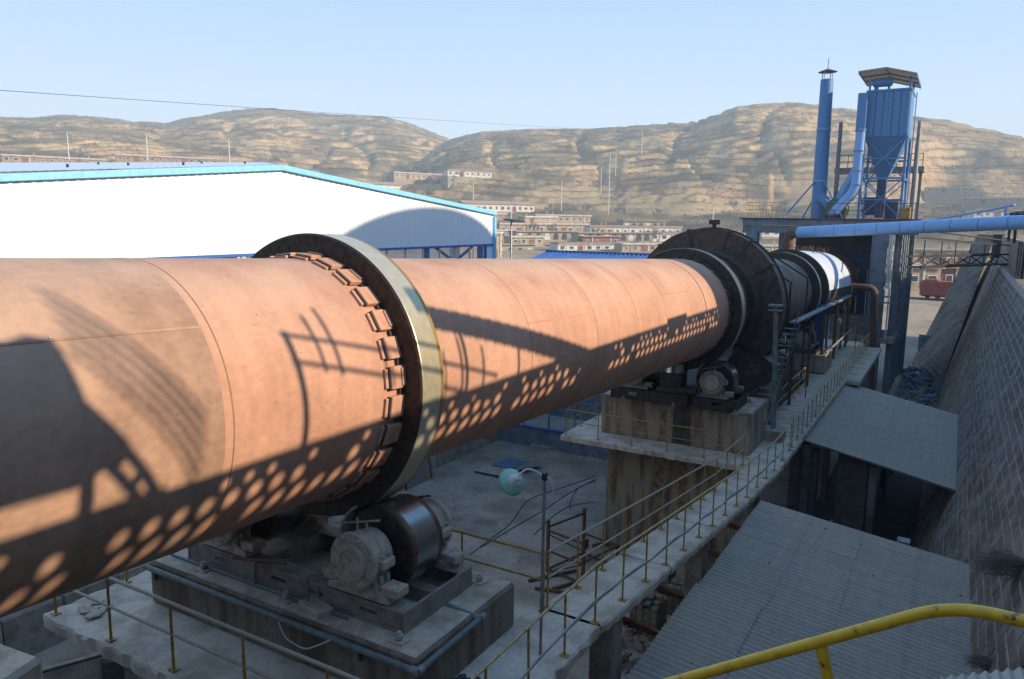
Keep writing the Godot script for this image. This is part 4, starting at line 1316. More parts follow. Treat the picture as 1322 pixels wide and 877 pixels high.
func build_retaining_wall() -> void:
	var r := thing("retaining_wall", "long leaning stone retaining wall with pale mortar courses beside the sheds", "wall", P(0, -14, 40))
	var yb := -14.2
	var yt := -3.3
	var b := B.new()
	b.face(P(wall_x(yb), yb, -8), P(wall_x(yb), yb, 99), P(wall_x(yt), yt, 99), P(wall_x(yt), yt, -8), Vector3.LEFT)
	b.face(P(wall_x(yb), yb, -8), P(wall_x(yt), yt, -8), P(12, yt, -8), P(12, yb, -8), Vector3.BACK)
	obj("mortar_face", b, M.mortar, r)
	b = B.new()
	b.face(P(wall_x(yt), yt, -8), P(wall_x(yt), yt, 99), P(90, yt, 99), P(90, yt, -8), Vector3.UP)
	struct("terrace_ground", b, M.terrace)
	var rng := rng_of(17)
	var slope := Vector3(0.34, 1.0, 0).normalized()
	var nrm := Vector3(-1.0, 0.34, 0).normalized()
	var h := 0.36
	var length := 10.9 / slope.y
	var rows := int(length / h)
	var stuff := [B.new(), B.new(), B.new()]
	var mats := [M.stone, M.stone_b, M.stone_c]
	var near := []
	for row in rows:
		var z := -7.5 + rng.randf() * 0.5
		while z < 98.5:
			var w := rng.randf_range(0.36, 0.72) * (1.0 if z < 45 else 1.6)
			if z + w > 98.9: break
			var s := row * h + h * 0.5
			var pos := P(wall_x(yb), yb, z + w * 0.5) + slope * s
			var pick := rng.randi() % 9
			var mi := 0 if pick < 4 else (1 if pick < 7 else 2)
			var k := Basis(Vector3(0, 0, -1), slope, nrm)
			var th := rng.randf_range(0.02, 0.055)
			var rough := rng.randf_range(0.008, 0.016)
			# about which stones show as more than ten pixels in the photo
			if z > 16.5 and z < 31.0 and s > 3.4 and s < 9.5 and near.size() < 298 and z > 17.0 + (s - 4.5) * 0.9 and rng.randf() < 0.9:
				near.append([pos, Vector3(w - 0.022, h - 0.05, th), rough, k, mi])
			else:
				stuff[mi].cbox(pos, Vector3(w - 0.022, h - 0.05, th), rough, k, 0.009, rng)
			z += w
	for q in near:
		var nb := B.new()
		nb.cbox(q[0], q[1], q[2], q[3], 0.009, rng)
		obj("stone", nb, mats[q[4]], r)
	for i in 3:
		obj("distant_stones", stuff[i], mats[i], r).set_meta("kind", "stuff")
	# far wing turning in across the yard
	var wg := thing("wing_wall", "darker stone wing wall turning across behind the footbridge", "wall", P(-1, -14, 92))
	b = B.new()
	var pa := [P(wall_x(-14.2), -14.2, 72), P(-3.35, -14.2, 87), P(1.5, -1.0, 101), P(3.1, -1.0, 97)]
	b.face(pa[0], pa[1], pa[2], pa[3], P(-1, 0.4, -1) - P(0, 0, 0))
	b.face(pa[1], P(6, -14.2, 110), P(8, -1.0, 112), pa[2], Vector3(-1, 0, -1))
	obj("mortar_face", b, M.stone_c, wg)
	b = B.new()
	for row in 30:
		var t := (row + 0.5) / 30.0
		var l0: Vector3 = pa[0].lerp(pa[3], t)
		var l1: Vector3 = pa[1].lerp(pa[2], t)
		var n := 26
		for i in n:
			var c0 := l0.lerp(l1, lerpf(0.06, 0.94, (i + 0.5) / n))
			var d := (l1 - l0).normalized()
			b.cbox(c0, Vector3((l1 - l0).length() / n * 0.95, 0.4, 0.1), 0.02, Basis(d, Vector3.UP, d.cross(Vector3.UP)), 0.02, rng)
	obj("courses", b, M.stone, wg).set_meta("kind", "stuff")
	# upright concrete parapet with ribs on the terrace edge
	var pt := thing("terrace_parapet", "pale concrete parapet with ribs on top of the leaning stone wall", "wall", P(3.6, -3.3, 70))
	for i in 9:
		b = B.new()
		var z := 57.0 + i * 4.4
		b.cbox(P(3.75, -2.2, z + 2.15), Vector3(0.4, 2.3, 4.3), 0.03)
		obj("panel", b, M.concrete, pt)
	for i in 6:
		b = B.new()
		b.cbox(P(3.5, -2.2, 57.6 + i * 1.25), Vector3(0.18, 2.25, 0.3), 0.02)
		obj("rib", b, M.dark_steel if i % 2 == 0 else M.concrete, pt)
	b = B.new()
	b.cbox(P(3.3, -2.2, 93.5), Vector3(1.0, 2.6, 1.0), 0.03)
	obj("end_pier", b, M.soil_dark, pt)
	# footbridge truss
	var fb := thing("footbridge", "dark steel truss footbridge from the grey building to the stone wall", "footbridge", P(-0.5, -3.3, 71))
	var A := P(-3.45, -3.25, 66.0)
	var Z := P(2.9, -3.2, 77.6)
	var n := 6
	for s in [Vector3.ZERO, (Z - A).normalized().cross(Vector3.UP) * 1.1]:
		for y in [0.0, 0.82]:
			obj("chord", bars([[A + s + Vector3(0, y, 0), Z + s + Vector3(0, y, 0)]], 0.12, 0.13), M.dark_steel, fb)
		for i in n:
			var p0: Vector3 = A.lerp(Z, i / float(n)) + s
			var p1: Vector3 = A.lerp(Z, (i + 1.0) / n) + s
			var up := Vector3(0, 0.82, 0)
			obj("diagonal", bars([[p0 + (up if i % 2 else Vector3.ZERO), p1 + (Vector3.ZERO if i % 2 else up)]], 0.07, 0.07), M.dark_steel, fb)
		for i in 4:
			var p2: Vector3 = A.lerp(Z, 0.02 + i * 0.32) + s
			obj("rail_post", bars([[p2, p2 + Vector3(0, 2.1 - i * 0.2, 0)]], 0.07, 0.07), M.dark_steel, fb)
		obj("handrail", bars([[A + s + Vector3(0, 2.3, 0), Z + s + Vector3(0, 1.5, 0)]], 0.08, 0.08), M.dark_steel, fb)
	obj("pipe", pipe([A + Vector3(-0.2, 3.0, 0.5), Z + Vector3(0, 1.95, 0)], 0.07, 6), M.dark_steel, fb)
	b = B.new()
	b.bar(A + Vector3(0.35, -0.02, 0.35), Z + Vector3(0.35, -0.02, 0.35), 0.85, 0.05)
	obj("deck", b, M.dark_steel, fb)
	# blue canopy on the terrace
	var bc := thing("blue_canopy", "blue sheet canopy on dark posts on the terrace above the stone wall", "canopy", P(4, -1.05, 62))
	b = B.new()
	b.waves(P(2.5, 0.75, 57.5), P(9.5, 2.1, 57.5) - P(2.5, 0.75, 57.5), P(0, 0, 66.0) - P(0, 0, 57.5), Vector3.UP, 0.3, 0.04, 6)
	obj("roof_sheet", b, M.blue_roof, bc)
	for x in [2.9, 4.6, 6.3, 8.2]:
		for z in [58.2, 65.2]:
			obj("post", bars([[P(x, -1.1, z), P(x, 0.75 + (x - 2.5) * 0.19, z)]], 0.16, 0.16), M.dark_steel, bc)
	for z in [58.2, 65.2]:
		obj("beam", bars([[P(2.7, 0.55, z), P(9.2, 1.75, z)]], 0.14, 0.3), M.dark_steel, bc)
	var br := thing("blue_rail", "thin blue handrail rising beside the pale pipe to the canopy", "railing", P(-2.0, -0.2, 67))
	obj("top_rail", pipe([P(-2.6, 0.25, 67.5), P(1.6, 1.05, 61.5), P(2.8, 1.35, 60.0)], 0.07, 6), M.blue_pipe, br)
	for q in [[P(-0.2, -0.4, 64.1), P(-0.2, 0.7, 64.1)], [P(2.35, -0.4, 60.5), P(2.35, 1.25, 60.5)]]:
		obj("post", bars([q], 0.14, 0.14), M.blue_pipe, br)

func shed_roof(called: String, label: String, x0: float, y0: float, x1: float, y1: float, z0: float, z1: float, sd: int, n_low: int) -> Node3D:
	var o := thing(called, label, "shed", P((x0 + x1) / 2, -14, (z0 + z1) / 2))
	var rng := rng_of(sd)
	var pitch := 0.182
	var wd := pitch * 4
	var across := P(0, 0, 1) - P(0, 0, 0)
	var ribd := P(x1, y1, 0) - P(x0, y0, 0)
	var cols := 4
	var l := ribd.length() / cols
	var dir := ribd.normalized()
	var up := across.cross(dir).normalized()
	if up.y < 0: up = -up
	var b := B.new()
	b.waves(Vector3.ZERO, Vector3(l + 0.14, 0, 0), Vector3(0, 0, -wd - 0.03), Vector3.UP, pitch, 0.05, 8)
	b.face(Vector3(l + 0.14, -0.03, 0), Vector3(l + 0.14, 0.03, 0), Vector3(l + 0.14, 0.03, -wd), Vector3(l + 0.14, -0.03, -wd), Vector3.RIGHT)
	var sheet := b.mesh()
	var tones := [M.sheet_grey, M.sheet_grey, mat(lin(0.43, 0.37, 0.305), 0.85, "soft", "", 0.7, 0.1)]
	var rows := int((z1 - z0) / wd)
	for cidx in cols:
		for i in rows:
			var p := P(x0, y0, z0 + i * wd) + dir * (cidx * l) + up * (0.007 * (cols - cidx) + (0.02 if cidx == 0 and i < n_low else 0.0))
			p += Vector3(rng.randf_range(-0.008, 0.008) - (0.07 if cidx == 0 and i < n_low else 0.0), 0, 0)
			var k := Basis(dir, up, dir.cross(up)).rotated(up, rng.randf_range(-0.002, 0.002))
			put("roof_sheet", sheet, tones[rng.randi() % 3], o, Transform3D(k, p))
	# grit and leaves lying on the sheets
	var gr := B.new()
	for i in 45:
		var u := rng.randf()
		var gp := P(lerpf(x0, x1, u), lerpf(y0, y1, u) + 0.05, rng.randf_range(z0, z1))
		var g := rng.randf_range(0.01, 0.03)
		gr.cbox(gp, Vector3(g * 2.0, g, g * 1.3), g * 0.2, Basis(Vector3.UP, rng.randf() * 3.0))
	obj("grit", gr, M.soil_dark, o).set_meta("kind", "stuff")
	# purlins and posts
	for q in [0.03, 0.36, 0.68, 0.98]:
		var c := P(x0, y0 - 0.1, z0).lerp(P(x1, y1 - 0.1, z0), q)
		obj("purlin", bars([[c, c + across * (z1 - z0)]], 0.08, 0.12), M.rust, o)
	for q in [0.05, 0.5]:
		for z in [z0 + 0.4, (z0 + z1) / 2, z1 - 0.5]:
			var c := P(lerpf(x0, x1, q), lerpf(y0, y1, q) - 0.15, z)
			var pb := B.new()
			pb.cbox(Vector3(c.x, c.y / 2, c.z), Vector3(0.3, c.y, 0.3), 0.02)
			obj("post", pb, M.stone_c, o)
	return o

func build_sheds() -> void:
	shed_roof("near_shed", "corrugated grey shed roof by the stone wall, with a ridge of raised sheets", -4.75, -8.72, 1.02, -9.4, 8.4, 24.2, 71, 12)
	shed_roof("far_shed", "smaller bluish grey corrugated roof between walkway and stone wall, farther down", -5.25, -9.18, 0.68, -10.32, 33.4, 47.4, 72, 0)
	# clutter in the dark gap between the two roofs
	var rng := rng_of(73)
	for i in 10:
		var b := B.new()
		var at := P(rng.randf_range(-4.6, -0.8), -13.6 + rng.randf_range(0, 0.9), rng.randf_range(26.5, 33.0))
		b.cbox(at, Vector3(rng.randf_range(0.1, 0.22), 0.1, rng.randf_range(1.4, 3.2)), 0.01, Basis(Vector3.UP, rng.randf() * 3.0).rotated(Vector3.RIGHT, rng.randf_range(-0.35, 0.35)))
		single("scrap_beam", b, [M.frame, M.grey_steel, M.rust][i % 3], "loose steel beam thrown in the dark scrap heap between the two roofs", "scrap", "scrap between the two roofs")
	for i in 2:
		var b := B.new()
		b.cbox(P(-4.85 + i * 1.75, -11.85, 34.2), Vector3(0.7 + i * 0.5, 4.3, 0.6), 0.03)
		single("brick_pier", b, M.pier_brown, ["slim dark brick pier standing in the gap between the roofs", "wide dark brick pier standing in the gap between the roofs"][i], "pier")
	var stk := thing("sheet_stack", "stack of curved grey roof sheets behind the edge of the nearer roof", "sheets", P(-3.4, -14, 27.6))
	for i in 7:
		var b := B.new()
		b.waves(P(-4.0, -12.9 + i * 0.075, 27.4), Vector3(1.3, 0.02, 0), Vector3(0.15, 0, -0.75), Vector3.UP, 0.146, 0.03, 6)
		obj("sheet", b, M.grey_steel, stk)
	var lad := thing("steel_rack", "dark steel rack leaning in the gap under the walkway", "rack", P(-4.5, -14, 31))
	for x in [-4.9, -4.2]:
		obj("upright", bars([[P(x, -13.9, 30.2), P(x, -10.2, 31.4)]], 0.05, 0.05), M.dark_steel, lad)
	for i in 8:
		obj("rung", bars([[P(-4.9, -13.6 + i * 0.42, 30.3 + i * 0.14), P(-4.2, -13.6 + i * 0.42, 30.3 + i * 0.14)]], 0.04, 0.04), M.dark_steel, lad)
	var gp := B.new()
	gp.cbox(P(-0.85, -12.6, 30.4), Vector3(0.45, 2.4, 0.3), 0.02, Basis(Vector3.RIGHT, 0.25))
	single("leaning_panel", gp, M.grey_steel, "grey channel leaning in the gap near the stone wall foot", "channel")
	# fire-brick stacks under the walkway
	for q in [[-8.6, 23.2, 11, 4, 5], [-9.2, 26.2, 12, 4, 4], [-7.9, 25.0, 9, 3, 4]]:
		var k := thing("brick_stack", "stack of pale fire bricks on the ground under the walkway " + ["beside the first column", "against the pier wall", "between the other stacks"][used.get("brick_stack", 0)], "bricks", P(q[0], -14, q[1]))
		var meshb := B.new()
		meshb.cbox(Vector3.ZERO, Vector3(0.23, 0.118, 0.2), 0.01)
		var bm := meshb.mesh()
		for y in q[2]:
			for i in q[3]:
				for j in q[4]:
					if y > q[2] - 4 and rng.randf() < 0.45: continue
					if i > 0 and i < q[3] - 1 and j > 0 and j < q[4] - 1 and y < q[2] - 4: continue
					put("brick", bm, M.fire_brick if rng.randf() < 0.6 else M.fire_brick_b, k, Transform3D(Basis(Vector3.UP, rng.randf_range(-0.08, 0.08)), P(q[0] + i * 0.25, -13.94 + y * 0.121, q[1] + j * 0.22)))
	var lb := B.new()
	for i in 90:
		var e := Basis(Vector3(rng.randf() - 0.5, rng.randf() - 0.5, rng.randf() - 0.5).normalized(), rng.randf() * 3.0)
		lb.cbox(P(rng.randf_range(-9.0, -6.2), -13.9 + rng.randf() * 0.25, rng.randf_range(20.6, 24.0)), Vector3(0.23, 0.11, 0.2), 0.01, e)
	struct("loose_brick_rubble", lb, M.fire_brick, "stuff")
	# dry bush rooted in the wall, and a low one behind the roof corner
	for q in [[1.75, -7.35, 18.6, 0.95, "grey dry bush rooted in the joints of the stone wall"], [1.15, -8.85, 16.9, 0.5, "small dark weed where roof and stone wall meet"]]:
		var bs := thing("dry_bush", q[4], "bush", P(wall_x(q[1]), q[1], q[2]))
		var fo := B.new()
		var rootp := P(wall_x(q[1]) + 0.2, q[1] + 0.25, q[2])
		for i in int(1500 * q[3]):
			var e := Vector3(rng.randfn(0.0, 0.42), rng.randfn(0.0, 0.42), rng.randfn(0.0, 0.42))
			if e.length() > 1.0: continue
			var at := rootp + Vector3(-0.58 + e.x * 0.62, -0.06 + e.y * 0.34 - 0.16 * e.x * e.x, e.z * 0.5) * float(q[3])
			var d := Vector3(-0.8 + rng.randf_range(-0.8, 0.6), -0.35 + rng.randf_range(-0.7, 0.7), rng.randf_range(-0.9, 0.9)).normalized() * rng.randf_range(0.06, 0.2) * float(q[3])
			fo.tube([at, at + d * 0.6 + Vector3(rng.randf_range(-0.02, 0.02), 0.01, 0), at + d], 0.005, 3, false, 0.002)
			if i % 14 == 0:
				fo.tube([rootp, rootp.lerp(at, 0.5) + Vector3(0, 0.05, 0), at], 0.009, 3, false, 0.004)
		obj("twigs", fo, M.bush, bs)
		obj("stem", pipe([rootp + Vector3(0.25, 0.22, 0), rootp, rootp + Vector3(-0.2, -0.02, 0)], 0.025, 6), M.twig, bs)

# ------------------------------------------------------------------ white shed, annex and yard
func build_white_shed() -> void:
	var X := -25.2
	var r := thing("white_shed", "big white sheet-clad shed with sky blue trim and a low gable", "shed", P(X, -14, 23))
	var zl := 5.2
	var zp := 23.4
	var zr := 40.6
	var roof := func(z: float) -> float:
		return 2.05 - absf(z - zp) * (0.098 if z > zp else 0.09)
	# cladding in wide ribbed sheets
	var zc := zl
	while zc < zr - 0.01:
		var ze := minf(zc + 1.4, zr)
		var b := B.new()
		var z := zc
		while z < ze - 0.01:
			var zn := minf(z + 0.35, ze)
			var p := [z, z + 0.07, z + 0.13, zn - 0.06]
			var dx := [0.03, 0.03, 0.0, 0.0]
			for i in 3:
				if p[i + 1] > zn + 0.001 or p[i + 1] < p[i]: continue
				b.face(P(X + dx[i], -1.5, p[i]), P(X + dx[i + 1], -1.5, p[i + 1]), P(X + dx[i + 1], roof.call(p[i + 1]), p[i + 1]), P(X + dx[i], roof.call(p[i]), p[i]), Vector3.RIGHT)
			b.face(P(X, -1.5, zn - 0.06), P(X + 0.03, -1.5, zn), P(X + 0.03, roof.call(zn), zn), P(X, roof.call(zn), zn - 0.06), Vector3.RIGHT)
			z = zn
		obj("wall_sheet", b, M.white_sheet, r)
		zc = ze
	# fascia, corner and sill trims
	for q in [[zl - 0.3, zp], [zp, zr + 0.15]]:
		var b := B.new()
		b.cbar(P(X + 0.1, roof.call(q[0]) + 0.02, q[0]), P(X + 0.1, roof.call(q[1]) + 0.02, q[1]), 0.16, 0.24, 0.02)
		obj("fascia", b, M.blue_trim, r)
	var b := B.new()
	b.cbar(P(X + 0.05, -13.0, zr + 0.02), P(X + 0.05, roof.call(zr) - 0.2, zr + 0.02), 0.22, 0.22, 0.02)
	obj("corner_trim", b, M.blue_trim, r)
	b = B.new()
	b.cbar(P(X + 0.06, -1.55, zl), P(X + 0.06, -1.55, zr - 0.15), 0.12, 0.12, 0.01)
	obj("window_head", b, M.blue_frame, r)
	b = B.new()
	b.cbar(P(X + 0.06, -3.6, 16.0), P(X + 0.06, -3.6, zr - 0.9), 0.12, 0.12, 0.01)
	b.cbar(P(X + 0.06, -3.6, zr - 1.0), P(X + 0.06, -1.6, zr - 1.0), 0.12, 0.14, 0.01)
	obj("window_frame", b, M.blue_frame, r)
	for i in 16:
		var z := 16.6 + i * 1.52
		b = B.new()
		b.bar(P(X + 0.03, -3.6, z), P(X + 0.03, -1.6, z), 0.07, 0.08)
		obj("mullion", b, M.white, r)
		if z + 1.5 < zr - 0.9:
			b = B.new()
			b.box(P(X + 0.01, -2.58, z + 0.76), Vector3(0.01, 1.95, 1.42))
			obj("pane", b, M.glass, r)
	b = B.new()
	b.box(P(X, -8.4, (zl + zr) / 2), Vector3(0.12, 9.5, zr - zl))
	obj("lower_wall", b, M.concrete, r)
	b = B.new()
	b.box(P(X - 0.02, -2.6, zr - 0.45), Vector3(0.06, 2.1, 0.8))
	b.box(P(X - 0.02, -2.6, 10.6), Vector3(0.06, 2.1, 10.8))
	obj("wall_strip", b, M.white_sheet, r)
	# two roof planes with ribs, running back
	for q in [[zl - 0.3, zp], [zp, zr + 0.15]]:
		b = B.new()
		var n := int((q[1] - q[0]) / 0.3)
		for k in n:
			var a0 := lerpf(q[0], q[1], k / float(n))
			var a1 := lerpf(q[0], q[1], (k + 0.5) / float(n))
			var a2 := lerpf(q[0], q[1], (k + 1.0) / float(n))
			for e in [[a0, a1, 0.0, 0.05], [a1, a2, 0.05, 0.0]]:
				# the back of the roof stands a little higher over the near eave
				var l0: float = maxf(0.0, zp - e[0]) * 0.066
				var l1: float = maxf(0.0, zp - e[1]) * 0.066
				b.face(P(X + 0.1, roof.call(e[0]) + 0.06 + e[2], e[0]), P(X + 0.1, roof.call(e[1]) + 0.06 + e[3], e[1]), P(X - 35.0, roof.call(e[1]) + 0.06 + e[3] + l1 * 0.0, e[1]), P(X - 35.0, roof.call(e[0]) + 0.06 + e[2] + l0 * 0.0, e[0]), Vector3.UP)
		obj("roof_sheet", b, M.roof_pale, r)
	# higher rear roof rising behind the near eave
	b = B.new()
	var A := P(X - 0.1, 0.62, 5.0)
	var Bq := P(X - 0.1, 2.2, 23.4)
	var C := P(-60, 5.32, 53.6)
	var D := P(-60, 2.75, 17.0)
	for k in 60:
		var t0 := k / 60.0
		var t1 := (k + 0.5) / 60.0
		var t2 := (k + 1.0) / 60.0
		for e in [[t0, t1, 0.0, 0.008], [t1, t2, 0.008, 0.0]]:
			b.face(A.lerp(Bq, e[0]) + Vector3(0, e[2], 0), A.lerp(Bq, e[1]) + Vector3(0, e[3], 0), D.lerp(C, e[1]) + Vector3(0, e[3], 0), D.lerp(C, e[0]) + Vector3(0, e[2], 0), Vector3.UP)
	obj("rear_roof", b, M.roof_pale, r)
	for q in [[0.35, 0.3], [0.5, 0.2], [0.62, 0.3], [0.75, 0.2], [0.55, 0.5], [0.8, 0.45], [0.92, 0.3]]:
		b = B.new()
		var at := A.lerp(Bq, q[0]).lerp(D.lerp(C, q[0]), q[1])
		b.cone(at, at + Vector3(0, 0.14, 0), 0.06, 0.05, 6)
		obj("roof_screw", b, M.dark_steel, r)
	# inside: far wall, columns and cross bracing seen through the panes
	b = B.new()
	b.box(P(X - 22.0, -6.0, 22.5), Vector3(0.2, 15.0, 35.0))
	obj("inner_wall", b, M.white_sheet, r)
	for i in 5:
		var z := 17.5 + i * 5.6
		b = B.new()
		b.ibeam(P(X - 0.5, -13.9, z), P(X - 0.5, 0.6, z), 0.2, 0.35)
		obj("inner_column", b, M.blue_dark, r)
		if i % 2 == 1:
			b = bars([[P(X - 0.5, -3.8, z), P(X - 0.5, -1.2, z + 5.6)], [P(X - 0.5, -1.2, z), P(X - 0.5, -3.8, z + 5.6)]], 0.1, 0.14)
			obj("inner_brace", b, M.blue_dark, r)
	b = B.new()
	b.box(P(X - 30.0, -10.0, zr + 0.05), Vector3(60.0, 8.0, 0.1))
	obj("flank_wall", b, M.white_sheet, r)
	# small eave sticking out behind the corner
	var ev := thing("gate_canopy", "small dark canopy on one thin post behind the white shed corner", "canopy", P(-24.2, -14, 43.5))
	b = B.new()
	b.cbox(P(-24.75, -0.05, 42.4), Vector3(0.9, 0.06, 1.4), 0.01, Basis(Vector3.FORWARD, 0.18))
	obj("roof_sheet", b, M.dark_steel, ev)
	for x in [-24.85]:
		obj("post", bars([[P(x, -4.0, 42.2), P(x, -0.1, 42.2)]], 0.08, 0.08), M.white, ev)

	# annex with blue roof across the far end of the yard
	var a := thing("blue_annex", "low grey annex with a blue sheet roof and blue framed windows across the yard", "building", P(-16, -14, 43))
	b = B.new()
	b.box(P(-17.5, -13.4, 40.35), Vector3(15.0, 1.25, 0.2))
	obj("sill_wall", b, M.grey_paint, a)
	b = B.new()
	b.box(P(-17.5, -6.3, 40.4), Vector3(15.0, 5.0, 0.2))
	obj("upper_wall", b, M.grey_paint, a)
	b = B.new()
	b.box(P(-17.5, -12.76, 40.22), Vector3(15.0, 0.12, 0.12))
	obj("window_sill", b, M.blue_frame, a)
	for i in 9:
		b = B.new()
		b.bar(P(-24.4 + i * 1.75, -12.7, 40.3), P(-24.4 + i * 1.75, -8.8, 40.3), 0.1, 0.1)
		obj("mullion", b, M.grey_steel, a)
		b = B.new()
		b.box(P(-23.52 + i * 1.75, -10.75, 40.36), Vector3(1.62, 3.9, 0.01))
		obj("pane", b, M.glass, a)
	b = B.new()
	b.box(P(-17.5, -10.8, 44.0), Vector3(15.0, 4.2, 0.1))
	obj("back_wall", b, M.soil_dark, a)
	for i in 10:
		b = B.new()
		b.bar(P(-24.8, -12.4 + i * 0.35, 42.5), P(-10.2, -12.4 + i * 0.35, 42.5), 0.05, 0.12)
		obj("inner_slat", b, M.rust_pipe if i % 2 == 0 else M.grey_steel, a)
	b = B.new()
	b.waves(P(-25.0, -3.7, 39.6), P(0, -2.15, 47.4) - P(0, -3.7, 39.6), Vector3(15.6, 0, 0), Vector3.UP, 0.3, 0.035, 6)
	b.waves(P(-25.0, -2.15, 47.4), P(0, -3.7, 55.0) - P(0, -2.15, 47.4), Vector3(15.6, 0, 0), Vector3.UP, 0.3, 0.035, 6)
	obj("roof_sheet", b, M.blue_roof, a)
	b = B.new()
	b.bar(P(-25.0, -2.1, 47.4), P(-9.4, -2.1, 47.4), 0.3, 0.08)
	obj("ridge_cap", b, M.blue_roof, a)

func build_yard() -> void:
	# precast blocks along the foot of the shed
	var rng := rng_of(23)
	var bw := thing("block_wall", "row of weathered concrete blocks along the foot of the white shed", "wall", P(-24.9, -14, 25))
	for i in 17:
		var z := 9.0 + i * 1.9
		var b := B.new()
		b.cbox(P(-24.85 + rng.randf_range(-0.04, 0.04), -13.25 + (0.12 if i == 16 else 0.0), z + 0.95), Vector3(0.55, 1.5 + rng.randf_range(-0.06, 0.06) + (0.25 if i == 16 else 0.0), 1.86), 0.03)
		obj("block", b, M.concrete if i % 3 else M.dusty, bw)
	var b := B.new()
	b.cbox(P(-24.2, -13.2, 41.0), Vector3(1.3, 1.6, 1.2), 0.08, Basis(Vector3.UP, 0.3), 0.05, rng)
	single("rough_block", b, M.dusty, "rough square concrete block at the corner of the yard", "block")
	b = B.new()
	b.cbox(P(-21.3, -13.88, 40.2), Vector3(1.4, 0.22, 0.45), 0.03, Basis(Vector3.UP, 0.15))
	single("kerb_stone", b, M.concrete, "kerb stone lying on the yard by the annex wall", "stone")
	# lying roof sheets
	var sh := thing("sheet_pile", "pile of old roofing sheets lying on the yard, part blue", "sheet", P(-21.4, -14, 35.4))
	for i in 4:
		b = B.new()
		b.waves(P(-22.35 + i * 0.02, -13.93 + i * 0.028, 34.1), P(0, 0, 36.6) - P(0, 0, 34.1) + Vector3(0.35, 0, 0), Vector3(2.0, 0, 0), Vector3.UP, 0.25, 0.025, 6)
		obj("sheet", b, M.concrete if i < 3 else M.dusty, sh)
	b = B.new()
	b.waves(P(-22.0, -13.8, 35.3), P(0, 0, 36.9) - P(0, 0, 35.3) + Vector3(0.3, 0.02, 0), Vector3(1.3, 0, 0), Vector3.UP, 0.25, 0.025, 6)
	obj("blue_sheet", b, M.sheet_blue, sh)
	b = B.new()
	b.waves(P(-20.8, -13.8, 35.5), P(0, 0, 36.9) - P(0, 0, 35.5) + Vector3(0.3, 0.02, 0), Vector3(1.0, 0, 0), Vector3.UP, 0.25, 0.025, 6)
	obj("sheet", b, M.grey_steel, sh)
	var mp := thing("mesh_panel", "dark framed panel leaning near the concrete blocks beyond the first tyre", "panel", P(-23.8, -14, 32))
	b = B.new()
	b.cbox(P(-23.9, -13.3, 31.0), Vector3(0.08, 1.4, 2.2), 0.01, Basis(Vector3.BACK, 0.15))
	obj("panel", b, M.frame, mp)
	b = bars([[P(-24.0, -12.6, 29.9), P(-24.0, -12.6, 32.1)], [P(-23.75, -14.0, 29.9), P(-23.98, -12.6, 29.9)], [P(-23.75, -14.0, 32.1), P(-23.98, -12.6, 32.1)]], 0.06, 0.06)
	obj("frame", b, M.dark_steel, mp)
	b = B.new()
	b.bar(P(-23.2, -13.9, 28.3), P(-22.0, -13.85, 29.6), 0.12, 0.12)
	single("rust_channel", b, M.dark_steel, "dark steel channel lying on the yard behind the first tyre", "channel")
	# drums
	for q in [[-24.2, 24.2, "blue steel drum on the yard behind the support roller", 0], [-20.87, 12.1, "black drum on the yard below the first platform", 1]]:
		var d := thing("steel_drum", q[2], "drum", P(q[0], -14, q[1]))
		b = B.new()
		b.lathe(P(q[0], -14, q[1]), Vector3.UP, [[0.0, 0.0], [0.0, 0.29], [0.3, 0.29], [0.31, 0.305], [0.33, 0.29], [0.58, 0.29], [0.6, 0.305], [0.62, 0.29], [0.88, 0.29], [0.9, 0.3], [0.9, 0.27], [0.87, 0.27], [0.87, 0.0]], 28)
		obj("body", b, M.blue_frame if q[3] == 0 else M.cable_dark, d)
	# rusty scaffold frame
	var sc := thing("scaffold", "rusty open steel frame of angles standing on the yard", "frame", P(-12.3, -14, 26))
	var c := [P(-13.2, -14, 25.6), P(-11.45, -14, 25.2), P(-12.6, -14, 27.7), P(-10.9, -14, 27.3)]
	var hs := [2.2, 1.95, 2.1, 1.1]
	for i in 4:
		obj("upright", bars([[c[i], c[i] + Vector3(0, hs[i], 0)]], 0.11, 0.11), M.rust, sc)
	for q in [[0, 1, 0.12], [0, 1, 0.9], [0, 1, 1.75], [0, 2, 0.12], [0, 2, 1.9], [1, 3, 0.12], [2, 3, 0.12], [2, 3, 1.0], [1, 3, 1.0]]:
		obj("cross_bar", bars([[c[q[0]] + Vector3(0, q[2], 0), c[q[1]] + Vector3(0, q[2], 0)]], 0.07, 0.07), M.rust, sc)
	obj("brace", bars([[c[0] + Vector3(0, 1.6, 0), c[2] + Vector3(0, 0.2, 0)]], 0.05, 0.05), M.rust, sc)
	obj("brace", bars([[c[0] + Vector3(0.3, 0.1, 0), c[1] + Vector3(0, 0.9, 0)]], 0.05, 0.05), M.rust, sc)
	obj("gusset", bars([[c[2] + Vector3(0.1, 0.3, 0), c[2] + Vector3(0.1, 0.7, 0)]], 0.45, 0.06), M.rust, sc)
	for q in [[P(-13.4, -13.93, 24.4), P(-12.2, -13.93, 26.2), "short rusty angle on the ground before the rusty frame"], [P(-12.9, -13.93, 24.0), P(-11.4, -13.93, 24.4), "rusty channel lying across the front of the rusty frame"], [P(-12.3, -13.93, 24.3), P(-11.6, -13.93, 25.6), "dark bar on the ground inside the rusty frame"], [P(-12.6, -13.9, 28.6), P(-11.2, -13.5, 29.8), "long dark bar leaning behind the rusty frame"]]:
		single("steel_bar", bars([[q[0], q[1]]], 0.1, 0.1), M.rust, q[2], "steel bar")
